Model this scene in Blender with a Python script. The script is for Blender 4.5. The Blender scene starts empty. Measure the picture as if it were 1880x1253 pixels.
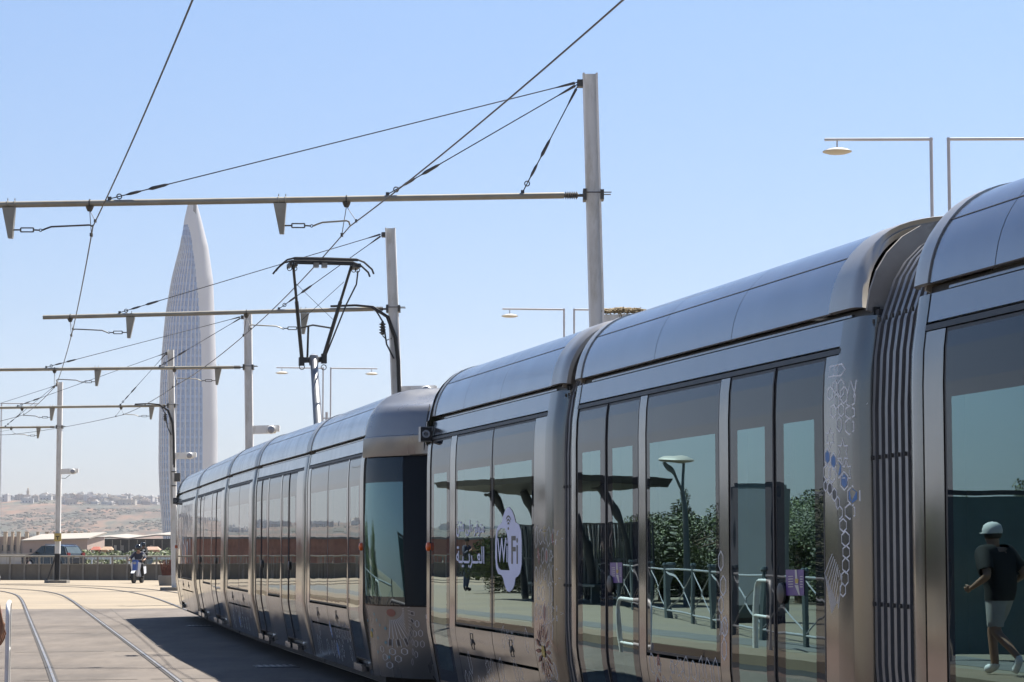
import bpy, bmesh, math, random
from mathutils import Vector, Matrix
from mathutils.noise import noise as pnoise
PI = math.pi
random.seed(7)
SC = bpy.context.scene
COL = SC.collection
F = 4439.0; HOR = 1004.0; CAMH = 1.55      # measured on the photograph: focal length (px), eye level (px), eye height (m)

# ------------------------------------------------------------------ materials
def nd(nt, typ, **kw):
    n = nt.nodes.new(typ)
    for k, v in kw.items():
        if k in n.inputs: n.inputs[k].default_value = v
        else: setattr(n, k, v)
    return n
def c4(c): return (c[0], c[1], c[2], 1.0)
def mat(name, base, rough=0.6, metal=0.0, var=0.15, vscale=3.0, bump=0.0, bscale=20.0, dirt=None, dscale=1.0, spec=0.5, stretch=None, coat=0.0, tintspec=None):
    m = bpy.data.materials.new(name); m.use_nodes = True
    nt = m.node_tree; nt.nodes.clear()
    out = nd(nt, 'ShaderNodeOutputMaterial'); b = nd(nt, 'ShaderNodeBsdfPrincipled')
    nt.links.new(b.outputs[0], out.inputs[0])
    b.inputs['Roughness'].default_value = rough; b.inputs['Metallic'].default_value = metal
    b.inputs['Specular IOR Level'].default_value = spec
    if tintspec: b.inputs['Specular Tint'].default_value = c4(tintspec)
    if coat: b.inputs['Coat Weight'].default_value = coat; b.inputs['Coat Roughness'].default_value = 0.05
    tc = nd(nt, 'ShaderNodeTexCoord'); src = tc.outputs['Object']
    if stretch:
        mp = nd(nt, 'ShaderNodeMapping'); mp.inputs['Scale'].default_value = stretch
        nt.links.new(src, mp.inputs[0]); src = mp.outputs[0]
    n1 = nd(nt, 'ShaderNodeTexNoise', Scale=vscale, Detail=6.0, Roughness=0.6); nt.links.new(src, n1.inputs['Vector'])
    mx = nd(nt, 'ShaderNodeMix', data_type='RGBA')
    lo = tuple(max(0, x*(1-var)) for x in base); hi = tuple(min(1, x*(1+var)) for x in base)
    mr = nd(nt, 'ShaderNodeMapRange'); mr.inputs['From Min'].default_value = .3; mr.inputs['From Max'].default_value = .7
    nt.links.new(n1.outputs['Fac'], mr.inputs['Value'])
    nt.links.new(mr.outputs[0], mx.inputs[0]); mx.inputs[6].default_value = c4(lo); mx.inputs[7].default_value = c4(hi)
    colr = mx.outputs[2]
    if dirt:
        n2 = nd(nt, 'ShaderNodeTexNoise', Scale=dscale, Detail=8.0, Roughness=0.7); nt.links.new(src, n2.inputs['Vector'])
        r2 = nd(nt, 'ShaderNodeMapRange'); r2.inputs['From Min'].default_value = .5; r2.inputs['From Max'].default_value = .72
        nt.links.new(n2.outputs['Fac'], r2.inputs['Value'])
        m2 = nd(nt, 'ShaderNodeMix', data_type='RGBA'); nt.links.new(r2.outputs[0], m2.inputs[0])
        nt.links.new(colr, m2.inputs[6]); m2.inputs[7].default_value = c4(dirt); colr = m2.outputs[2]
    nt.links.new(colr, b.inputs['Base Color'])
    if metal > .5:      # smeary, uneven polish
        n4 = nd(nt, 'ShaderNodeTexNoise', Scale=1.6, Detail=3.0, Roughness=.5); m4 = nd(nt, 'ShaderNodeMapping'); m4.inputs['Scale'].default_value = (2.2, 2.2, .45); nt.links.new(tc.outputs['Object'], m4.inputs[0]); nt.links.new(m4.outputs[0], n4.inputs['Vector'])
        r4 = nd(nt, 'ShaderNodeMapRange'); r4.inputs['From Min'].default_value = .3; r4.inputs['From Max'].default_value = .7; r4.inputs['To Min'].default_value = rough*.8; r4.inputs['To Max'].default_value = rough*1.25; nt.links.new(n4.outputs['Fac'], r4.inputs['Value']); nt.links.new(r4.outputs[0], b.inputs['Roughness'])
    if bump:
        n3 = nd(nt, 'ShaderNodeTexNoise', Scale=bscale, Detail=3.0); nt.links.new(src, n3.inputs['Vector'])
        bp = nd(nt, 'ShaderNodeBump', Strength=1.0, Distance=bump); nt.links.new(n3.outputs['Fac'], bp.inputs['Height'])
        nt.links.new(bp.outputs[0], b.inputs['Normal'])
    return m
def glass_mat(name, tint, ior=1.5, bump=0.0022, bscale=0.9, inner=2.4):
    m = bpy.data.materials.new(name); m.use_nodes = True
    nt = m.node_tree; nt.nodes.clear()
    out = nd(nt, 'ShaderNodeOutputMaterial')
    tr = nd(nt, 'ShaderNodeBsdfTransparent', Color=c4(tint)); gl = nd(nt, 'ShaderNodeBsdfGlossy', Roughness=0.0); gl.inputs['Color'].default_value = (1, 1, 1, 1)
    fr = nd(nt, 'ShaderNodeFresnel', IOR=ior)
    tc = nd(nt, 'ShaderNodeTexCoord'); mp = nd(nt, 'ShaderNodeMapping'); mp.inputs['Scale'].default_value = (1.0, 1.0, .8)
    nt.links.new(tc.outputs['Object'], mp.inputs[0])
    n3 = nd(nt, 'ShaderNodeTexNoise', Scale=bscale, Detail=1.5); nt.links.new(mp.outputs[0], n3.inputs['Vector'])
    bp = nd(nt, 'ShaderNodeBump', Strength=1.0, Distance=bump); nt.links.new(n3.outputs['Fac'], bp.inputs['Height'])
    nt.links.new(bp.outputs[0], gl.inputs['Normal']); nt.links.new(bp.outputs[0], fr.inputs['Normal'])
    # laminated double glazing: the outer face mirrors white light, the inner faces mirror through the green tint
    def ma(op, a, b):
        m_ = nd(nt, 'ShaderNodeMath', operation=op)
        for k_, v_ in enumerate((a, b)):
            if isinstance(v_, (int, float)): m_.inputs[k_].default_value = v_
            else: nt.links.new(v_, m_.inputs[k_])
        return m_.outputs[0]
    inv = ma('SUBTRACT', 1.0, fr.outputs[0]); inn = ma('MULTIPLY', ma('MULTIPLY', ma('POWER', inv, 4.0), fr.outputs[0]), inner)
    cc = nd(nt, 'ShaderNodeCombineColor')
    for k_, (w_, q) in enumerate(((.75, .45), (.90, .85), (1.0, .93))): nt.links.new(ma('ADD', ma('MULTIPLY', fr.outputs[0], ma('MINIMUM', ma('ADD', w_, ma('MULTIPLY', fr.outputs[0], .6)), 1.0)), ma('MULTIPLY', inn, q)), cc.inputs[k_])
    nt.links.new(cc.outputs[0], gl.inputs['Color'])
    tcol = nd(nt, 'ShaderNodeMix', data_type='RGBA', blend_type='MULTIPLY'); tcol.inputs[0].default_value = 1.0; tcol.inputs[6].default_value = c4(tint); nt.links.new(inv, tcol.inputs[7]); nt.links.new(tcol.outputs[2], tr.inputs['Color'])
    ad_ = nd(nt, 'ShaderNodeAddShader'); nt.links.new(tr.outputs[0], ad_.inputs[0]); nt.links.new(gl.outputs[0], ad_.inputs[1])
    nt.links.new(ad_.outputs[0], out.inputs['Surface'])
    return m
M = {}
M['body'] = mat('brushed_body_metal', (0.251, 0.242, 0.233), .13, .92, .09, 1.3, .006, .8, dirt=(.23, .215, .2), dscale=1.5, stretch=(1, 1, .5))
M['band'] = mat('satin_band_metal', (.235, .245, .265), .16, .9, .05, 1.5, .002, 1.2)
M['fairing'] = mat('roof_fairing_paint', (.40, .39, .37), .34, .7, .08, 2, .002, 1.0)
M['roof'] = mat('roof_cover_metal', (.285, .295, .32), .17, .88, .05, 1.5, .005, .9)
M['rooftop'] = mat('roof_top_paint', (.55, .52, .47), .5, .1, .15, 2, dirt=(.4, .36, .3), dscale=2)
M['frame'] = mat('end_frame_metal', (0.184, 0.180, 0.174), .16, .9, .08, 1.2, .004, 1.0, stretch=(1, 1, .6))
M['apron'] = mat('cab_apron_grey', (.175, .172, .168), .28, .55, .08, 2, .002, 1.0)
M['cowl'] = mat('cab_cowl_paint', (.23, .235, .245), .30, .55, .06, 1.5, .0006, 1.2)
M['black'] = mat('black_rubber', (.012, .012, .014), .5, 0, .2, 5)
M['gloss'] = mat('black_gloss_panel', (.006, .007, .009), .12, spec=.12, var=.1)
M['inner'] = mat('tram_interior_grey', (.30, .31, .32), .6, 0, .1, 3)
M['dark'] = mat('dark_underside', (.03, .03, .032), .7, 0, .3, 3)
M['plate'] = mat('joint_plate_grey', (.33, .31, .28), .6, .2, .2, 3, dirt=(.09, .085, .075), dscale=4)
M['bellow'] = mat('bellows_fabric', (.085, .088, .095), .6, 0, .3, 4)
M['brib'] = mat('bellows_rib_aluminium', (.21, .215, .225), .4, .5, .15, 6)
M['glass'] = glass_mat('tinted_window_glass', (.46, .66, .63))
M['frit'] = mat('dark_printed_glass_border', (.008, .012, .02),   .01, 0, .1, 3, .0022, .9, spec=.3, tintspec=(.6, .84, 1.0))
M['decal'] = mat('decal_white_film', (.55, .56, .58), .5, 0, .05, 5)
M['decal_line'] = mat('decal_thin_line_film', (.78, .80, .84), .5, 0, .05, 5)
M['decal_blue'] = mat('decal_blue_film', (.06, .17, .42), .5, 0, .05, 5)
M['decal_teal'] = mat('decal_teal_film', (.12, .30, .36), .5, 0, .05, 5)
M['decal_red'] = mat('decal_red_film', (.22, .07, .05), .5, 0, .05, 5)
M['decal_yel'] = mat('decal_yellow_film', (.45, .33, .06), .5, 0, .05, 5)
M['decal_dark'] = mat('decal_dark_film', (.02, .022, .03), .4, 0, .05, 5)
M['logo'] = mat('logo_lavender_film', (.62, .66, .86), .5, 0, .04, 5)
M['purple'] = mat('sticker_purple', (.10, .05, .22), .4, 0, .08, 5)
M['sticker_w'] = mat('sticker_white', (0.518, 0.503, 0.459), .5, 0, .05, 5)
M['orange'] = mat('marker_orange', (.75, .13, .02), .25, 0, .1, 5)
M['galv'] = mat('galvanised_steel', (0.720, 0.720, 0.708), .5, .15, .10, 2.5, dirt=(.46, .44, .38), dscale=3, stretch=(1, 1, .3))
M['beam'] = mat('cantilever_tube_steel', (0.266, 0.252, 0.211), .5, .2, .18, 2.5, dirt=(.25, .21, .15), dscale=3)
M['fitting'] = mat('dark_fitting_steel', (.07, .068, .065), .5, .5, .3, 8)
M['insul'] = mat('insulator_grey', (.14, .13, .12), .4, 0, .2, 8)
M['wire'] = mat('copper_wire_weathered', (.055, .055, .058), .5, .4, .2, 8)
M['thinwire'] = mat('stay_wire_steel', (.07, .072, .078), .5, .5, .2, 8)
M['panto'] = mat('pantograph_dark_steel', (.035, .036, .036), .5, .4, .25, 6)
M['panto2'] = mat('pantograph_grey_tube', (.22, .23, .24), .45, .5, .2, 4)
M['lamp_p'] = mat('lamp_post_paint', (.46, .46, .48), .5, .15, .1, 2)
M['lamp_h'] = mat('lamp_head_white', (0.414, 0.400, 0.363), .45, 0, .06, 2)
M['lens'] = mat('lens_glass', (.3, .3, .32), .1, .3, .1, 4)
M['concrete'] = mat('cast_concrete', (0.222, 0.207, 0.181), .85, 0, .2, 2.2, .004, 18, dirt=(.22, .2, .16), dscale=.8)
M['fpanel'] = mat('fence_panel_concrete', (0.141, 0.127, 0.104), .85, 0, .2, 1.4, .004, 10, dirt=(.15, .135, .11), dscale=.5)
M['rail'] = mat('polished_rail_steel', (.25, .245, .24), .4, .9, .12, 4, dirt=(.25, .2, .16), dscale=6)
M['groove'] = mat('rail_groove_dark', (.025, .022, .02), .8, 0, .3, 8)
M['brick'] = mat('red_brick_wall', (.38, .17, .105), .85, 0, .25, 1.5, .01, 6)
M['foliage'] = mat('leaf_green', (.085, .115, .03), .6, 0, .5, 1.2)
M['foliage2'] = mat('leaf_dark_green', (0.022, 0.037, 0.016), .6, 0, .4, .8)
M['bark'] = mat('tree_bark', (.12, .09, .06), .9, 0, .3, 5, .01, 20)
M['skin'] = mat('human_skin', (0.266, 0.148, 0.096), .5, 0, .06, 6)
M['cloth_black'] = mat('black_cotton', (.006, .006, .007), .85, 0, .25, 6)
M['cloth_grey'] = mat('light_grey_cotton', (0.311, 0.296, 0.281), .85, 0, .12, 6)
M['cloth_white'] = mat('white_cotton', (0.548, 0.548, 0.540), .85, 0, .05, 6)
M['cloth_navy'] = mat('navy_cloth', (.02, .025, .05), .8, 0, .25, 6)
M['denim'] = mat('blue_denim', (0.037, 0.059, 0.111), .85, 0, .2, 8)
M['shoe'] = mat('white_shoe', (.6, .6, .6), .6, 0, .1, 8)
M['hair'] = mat('dark_hair', (.015, .012, .01), .6, 0, .3, 30)
M['helmet'] = mat('black_helmet', (.015, .017, .02), .15, 0, .1, 5)
M['scoot_w'] = mat('scooter_white_plastic', (.6, .62, .66), .25, 0, .06, 5)
M['scoot_b'] = mat('scooter_blue_plastic', (.05, .10, .32), .25, 0, .06, 5)
M['tyre'] = mat('tyre_rubber', (.02, .02, .02), .8, 0, .2, 6)
M['carpaint'] = mat('dark_green_car_paint', (.018, .024, .024), .2, .3, .1, 4, coat=.6)
M['carglass'] = mat('car_window_glass', (.03, .045, .045), .05, 0, .1, 3)
M['chrome'] = mat('bright_metal', (.6, .6, .6), .2, .9, .05, 4)
M['redlight'] = mat('tail_light_red', (.4, .02, .02), .2, 0, .1, 4)
M['white_wall'] = mat('white_render', (0.407, 0.392, 0.363), .85, 0, .08, .4)
M['cream'] = mat('cream_render', (0.385, 0.311, 0.229), .85, 0, .12, .3)
M['pink'] = mat('pinkish_render', (0.311, 0.244, 0.215), .85, 0, .1, .2, dirt=(.33, .25, .21), dscale=.15)
M['roofwhite'] = mat('pale_sheet_roof', (0.244, 0.222, 0.192), .7, 0, .08, .2)
M['rust'] = mat('rusty_iron', (.12, .045, .03), .9, 0, .35, 8)
M['twig'] = mat('dry_twigs', (0.281, 0.229, 0.148), .9, 0, .3, 10)
M['tower_w'] = mat('tower_white_cladding', (0.385, 0.385, 0.400), .6, 0, .03, .05)
M['tower_g'] = mat('tower_blue_glass', (.03, .095, .23), .18, .5, .10, .08)
M['tower_g2'] = mat('tower_light_spandrel', (.11, .19, .32), .3, .4, .08, .08)
M['tower_g3'] = mat('tower_floor_band', (.06, .135, .27), .3, .45, .08, .08)
M['tower_g4'] = mat('tower_open_blind', (.05, .12, .25), .3, .3, .1, .08)
M['rooftrim'] = mat('shelter_dark_metal', (.04, .045, .05), .5, .3, .2, 3)
M['panelglass'] = mat('advert_panel_pale', (0.459, 0.488, 0.488), .25, 0, .05, 1.5)
M['rail_paint'] = mat('dull_steel_paint', (.30, .31, .32), .45, .2, .1, 3)
M['screen_glass'] = mat('dark_screen_glass', (.06, .115, .125), .05, 0, .1, 2)
M['teal_paint'] = mat('teal_grey_paint', (.10, .125, .13), .4, .2, .1, 3)

# ------------------------------------------------------------------ mesh builder
class MB:
    def __init__(s): s.bm = bmesh.new(); s.mi = 0
    def face(s, vs, mi=None):
        try:
            f = s.bm.faces.new(vs); f.material_index = s.mi if mi is None else mi; return f
        except ValueError: return None
    def v(s, p): return s.bm.verts.new(p)
    def box(s, c, size, mi=None, rot=None):
        hx, hy, hz = (x/2 for x in size)
        pts = [Vector((sx*hx, sy*hy, sz*hz)) for sz in (-1, 1) for sx, sy in ((-1, -1), (1, -1), (1, 1), (-1, 1))]
        if rot is not None: pts = [rot @ p for p in pts]
        vs = [s.v(p+Vector(c)) for p in pts]
        for q in ((3, 2, 1, 0), (4, 5, 6, 7), (0, 1, 5, 4), (1, 2, 6, 5), (2, 3, 7, 6), (3, 0, 4, 7)): s.face([vs[i] for i in q], mi)
    def hexa(s, pts, mi=None):           # eight corners: bottom four ccw, top four ccw
        vs = [s.v(p) for p in pts]
        for q in ((3, 2, 1, 0), (4, 5, 6, 7), (0, 1, 5, 4), (1, 2, 6, 5), (2, 3, 7, 6), (3, 0, 4, 7)): s.face([vs[i] for i in q], mi)
    def tube(s, path, r, n=8, mi=None, cap=True):
        path = [Vector(p) for p in path]; rr = r if isinstance(r, (list, tuple)) else [r]*len(path)
        rings = []; up0 = None
        for i, p in enumerate(path):
            d = (path[min(i+1, len(path)-1)]-path[max(i-1, 0)]).normalized()
            if up0 is None:
                a = Vector((0, 0, 1)) if abs(d.z) < .9 else Vector((1, 0, 0))
            else: a = up0
            x = d.cross(a).normalized(); y = x.cross(d).normalized(); up0 = y
            rings.append([s.v(p+(x*math.cos(2*PI*k/n)+y*math.sin(2*PI*k/n))*rr[i]) for k in range(n)])
        for a, b in zip(rings, rings[1:]):
            for k in range(n): s.face([a[k], a[(k+1) % n], b[(k+1) % n], b[k]], mi)
        if cap: s.face(rings[0][::-1], mi); s.face(rings[-1], mi)
    def lathe(s, c, prof, n=20, mi=None, axis='z'):
        rings = []
        for r, z in prof:
            ring = []
            for k in range(n):
                a = 2*PI*k/n
                if axis == 'z': p = (c[0]+r*math.cos(a), c[1]+r*math.sin(a), c[2]+z)
                elif axis == 'x': p = (c[0]+z, c[1]+r*math.cos(a), c[2]+r*math.sin(a))
                else: p = (c[0]+r*math.sin(a), c[1]+z, c[2]+r*math.cos(a))
                ring.append(s.v(p))
            rings.append(ring)
        for a, b in zip(rings, rings[1:]):
            for k in range(n): s.face([a[k], a[(k+1) % n], b[(k+1) % n], b[k]], mi)
        s.face(rings[0][::-1], mi); s.face(rings[-1], mi)
    def ring(s, c, r, t, n=14, mi=None, nrm=(0, 1, 0)):   # small torus
        nrm = Vector(nrm).normalized(); a = nrm.orthogonal().normalized(); b = nrm.cross(a)
        pts = [Vector(c)+(a*math.cos(2*PI*k/n)+b*math.sin(2*PI*k/n))*r for k in range(n+1)]
        s.tube(pts, t, 6, mi, cap=False)
    def grid(s, rows, mi=None, closed=False):
        vv = [[s.v(p) for p in r] for r in rows]
        for a, b in zip(vv, vv[1:]):
            for k in range(len(a)-(0 if closed else 1)):
                s.face([a[k], a[(k+1) % len(a)], b[(k+1) % len(a)], b[k]], mi)
        return vv
    def slab(s, outer, inner, mi=None):  # closed slab between two equal grids of points
        o = [[s.v(p) for p in r] for r in outer]; q = [[s.v(p) for p in r] for r in inner]
        R = len(o); K = len(o[0])
        for i in range(R-1):
            for k in range(K-1):
                s.face([o[i][k], o[i][k+1], o[i+1][k+1], o[i+1][k]], mi)
                s.face([q[i][k], q[i+1][k], q[i+1][k+1], q[i][k+1]], mi)
        for k in range(K-1):
            s.face([o[0][k+1], o[0][k], q[0][k], q[0][k+1]], mi); s.face([o[-1][k], o[-1][k+1], q[-1][k+1], q[-1][k]], mi)
        for i in range(R-1):
            s.face([o[i][0], o[i+1][0], q[i+1][0], q[i][0]], mi); s.face([o[i+1][-1], o[i][-1], q[i][-1], q[i+1][-1]], mi)
    def build(s, name, mats, parent=None, smooth=None, loc=None, fix=True):
        if fix: bmesh.ops.recalc_face_normals(s.bm, faces=s.bm.faces)
        me = bpy.data.meshes.new(name); s.bm.to_mesh(me); s.bm.free()
        for m in (mats if isinstance(mats, (list, tuple)) else [mats]): me.materials.append(M[m] if isinstance(m, str) else m)
        if smooth:
            me.polygons.foreach_set('use_smooth', [True]*len(me.polygons)); me.set_sharp_from_angle(angle=math.radians(smooth))
        o = bpy.data.objects.new(name, me); COL.objects.link(o)
        if parent: o.parent = parent
        if loc: o.location = loc
        return o
def tag(o, label=None, cat=None, group=None, kind=None):
    for k, v in (('label', label), ('category', cat), ('group', group), ('kind', kind)):
        if v: o[k] = v
    return o
def thing(name, label, cat, loc=(0, 0, 0), rz=0.0, group=None):
    o = bpy.data.objects.new(name, None); COL.objects.link(o); o.location = loc; o.rotation_euler = (0, 0, rz); o.empty_display_size = .2
    return tag(o, label, cat, group)
def copy_tree(o, parent=None):
    c = o.copy(); COL.objects.link(c); c.parent = parent
    for ch in list(o.children): copy_tree(ch, c)
    return c
def lerp(a, b, t): return a+(b-a)*t
def interp(tab, x):
    if x <= tab[0][0]: return tab[0][1]
    for (a, b), (c, d) in zip(tab, tab[1:]):
        if x <= c: return b+(d-b)*(x-a)/(c-a)
    return tab[-1][1]

# ------------------------------------------------------------------ tram
W = 2.65
PROF = [(.24, -.115), (.40, -.085), (.62, -.042), (.80, -.008), (.88, 0), (1.6, 0), (2.25, 0), (2.40, -.006), (2.49, -.018), (2.66, -.045), (2.9, -.07)]
def wp(h): return interp(PROF, h)
ROOF = [(2.705, -.045), (2.80, -.062), (2.90, -.098), (2.99, -.155), (3.07, -.235), (3.125, -.33), (3.16, -.45), (3.18, -.60), (3.19, -.9), (3.195, -1.325)]
ROOF0 = ROOF
def refine(P):
    out = []
    for i in range(len(P)-1):
        a, b, c, d = (Vector(P[max(0, min(len(P)-1, i+k))]) for k in (-1, 0, 1, 2))
        for t in (0, .5): out.append(tuple(.5*((2*b)+(c-a)*t+(2*a-5*b+4*c-d)*t*t+(3*b-a-3*c+d)*t*t*t)))
    return out+[tuple(P[-1])]
ROOF = refine(ROOF0)
HB = [.24, .32, .40, .5, .62, .71, .80, .88, 1.6, 2.25, 2.33, 2.40, 2.49, 2.53, 2.58, 2.66]
def hrows(h0, h1): return [h0]+[h for h in HB if h0+.005 < h < h1-.005]+[h1]
def patch(mb, u0, u1, h0, h1, side=1, out=0.0, th=.03, mi=None, rnd=None):
    """closed panel following the side profile; rnd=(end, depth, length) rounds one end in plan"""
    us = [(u0, 0.0), (u1, 0.0)]
    if rnd:
        e, dep, ln = rnd; k = [(-ln*.0, -dep), (ln*.22, -dep*.42), (ln*.5, -dep*.14), (ln, 0)]
        if e == 'lo': us = [(u0+a, d) for a, d in k]+[(u1, 0)]
        else: us = [(u0, 0)]+[(u1-a, d) for a, d in reversed(k)]
    o = []; q = []
    for h in hrows(h0, h1):
        ro = []; ri = []
        for u, d in us:
            y = wp(h)+out+d; yi = y-th
            ro.append((u, y if side > 0 else -W-y, h)); ri.append((u, yi if side > 0 else -W-yi, h))
        o.append(ro); q.append(ri)
    mb.slab(o, q, mi)
def roof_patch(mb, u0, u1, r0=0, r1=None, out=0.0, th=.025, mi=None, rnd=None, slant=0.0):
    pr = ROOF[r0:] if r1 is None else ROOF[r0:r1+1]
    us = [(u0, 0), (u1, 0)]
    if rnd:
        e, dep, ln = rnd; k = [(0, dep), (ln*.25, dep*.4), (ln*.55, dep*.1), (ln, 0)]
        us = ([(u0+a, d) for a, d in k]+[(u1, 0)]) if e == 'lo' else ([(u0, 0)]+[(u1-a, d) for a, d in reversed(k)])
    nrm = []
    for i in range(len(ROOF)):
        a = ROOF[max(i-1, 0)]; b = ROOF[min(i+1, len(ROOF)-1)]
        t = Vector((b[1]-a[1], b[0]-a[0])).normalized(); nrm.append((t.y, -t.x))   # outward (y,z)
    def rows(side):
        o = []; q = []
        for i, (h, y) in enumerate(pr):
            ny, nz = nrm[r0+i]
            ro = []; ri = []
            for q_, (u, d) in enumerate(us):
                if q_ < len(us)-1: u += slant*min(1, (r0+i)/9.0)*(1-q_/(len(us)-1.0))
                yy = y+ny*(out-d); zz = h+nz*(out-d); yq = y+ny*(out-d-th); zq = zz-nz*th
                ro.append((u, yy if side > 0 else -W-yy, zz)); ri.append((u, yq if side > 0 else -W-yq, zq))
            o.append(ro); q.append(ri)
        return o, q
    a = rows(1); b = rows(-1)
    if r1 is None: mb.slab(a[0]+b[0][::-1][1:], a[1]+b[1][::-1][1:], mi)
    else: mb.slab(*a, mi); mb.slab(*b, mi)
class Sec: pass
def frame_of(a, ang):
    s = Sec(); s.a = Vector((a[0], a[1])); t = math.radians(ang); s.u = Vector((-math.sin(t), math.cos(t))); s.w = Vector((-math.cos(t), -math.sin(t))); s.rot = PI/2+t
    return s
def uh(sec, px, py):      # where the line of sight of a photo pixel meets the side of this car: its own (u, h)
    k = (px-940)/F; d = sec.u
    s = (k*sec.a.y-sec.a.x)/(d.x-k*d.y); Y = sec.a.y+s*d.y
    return s, CAMH+(HOR-py)/F*Y
def framed(mb, a, b, h0, h1, side, ws, wt, wb):
    """rubber edge, dark printed border and the clear pane inside it, all in one plane"""
    e = .016
    patch(mb, a, a+e, h0, h1, side, -.004, .03, 1); patch(mb, b-e, b, h0, h1, side, -.004, .03, 1)
    patch(mb, a+e, b-e, h0, h0+e, side, -.004, .03, 1); patch(mb, a+e, b-e, h1-e, h1, side, -.004, .03, 1)
    patch(mb, a+e, a+ws, h0+e, h1-e, side, -.004, .010, 2); patch(mb, b-ws, b-e, h0+e, h1-e, side, -.004, .010, 2)
    patch(mb, a+ws, b-ws, h0+e, h0+wb, side, -.004, .010, 2); patch(mb, a+ws, b-ws, h1-wt, h1-e, side, -.004, .010, 2)
    patch(mb, a+ws, b-ws, h0+wb, h1-wt, side, -.004, .010, 0)
def door(sec, u0, u1, split, side):
    mb = MB(); leaves = [(u0, split), (split, u1)] if split else [(u0, u1)]
    for a, b in leaves:
        a += .012; b -= .012
        framed(mb, a, b, .37, 2.485, side, .135, .30, .12)
    if split: patch(mb, split-.009, split+.009, .36, 2.485, side, .004, .03, 1)
    mb.build('door', ['glass', 'black', 'frit'], sec.ob, 1.5)
    st = MB()
    yy = wp(.30)
    for a, b in leaves:
        c = (a+b)/2
        st.box((c, (yy+.0) if side > 0 else -W-yy, .285), ((b-a)*.7, .11, .055), 0); st.box((c, (yy+.035) if side > 0 else -W-yy-.035, .32), ((b-a)*.62, .05, .018), 0)
    st.build('door_step', ['band'], sec.ob)
    if split and side > 0:
        b = MB(); y = wp(1.33)
        b.lathe((split-.12, y+.001, 1.31), [(.055, 0), (.055, .012), (.035, .02), (.0, .021)], 14, 0, 'y'); b.build('door_button', ['fitting'], sec.ob, 40)
def window(sec, u0, u1, side, hatches=True):
    mb = MB(); framed(mb, u0+.004, u1-.004, .905, 2.485, side, .075, .30, .06)
    mb.build('window', ['glass', 'black', 'frit'], sec.ob, 1.5)
    if side > 0:
        hp = MB()
        if hatches:
            patch(hp, u0+.005, u1-.005, .672, .885, side, 0, .03, 0); patch(hp, u0+.005, u1-.005, .24, .648, side, 0, .03, 0)
            um = u0+(u1-u0)*.55; y = wp(.8)
            for du in (-.045, .045): patch(hp, um+du-.003, um+du+.003, .72, .845, side, .003, .004, 1)
            patch(hp, um-.048, um+.048, .842, .848, side, .003, .004, 1); patch(hp, um-.048, um+.048, .717, .723, side, .003, .004, 1)
            hp.lathe((um-.01, y, .775), [(.028, 0), (.026, .008), (.0, .009)], 12, 1, 'y')
        else: patch(hp, u0+.005, u1-.005, .24, .885, side, 0, .03, 0)
        hp.build('lower_panel', ['body', 'fitting'], sec.ob, 30)
    else:
        hp = MB(); patch(hp, u0, u1, .24, .89, side, 0, .03, 0); hp.build('lower_panel', ['body'], sec.ob, 30)
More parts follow.
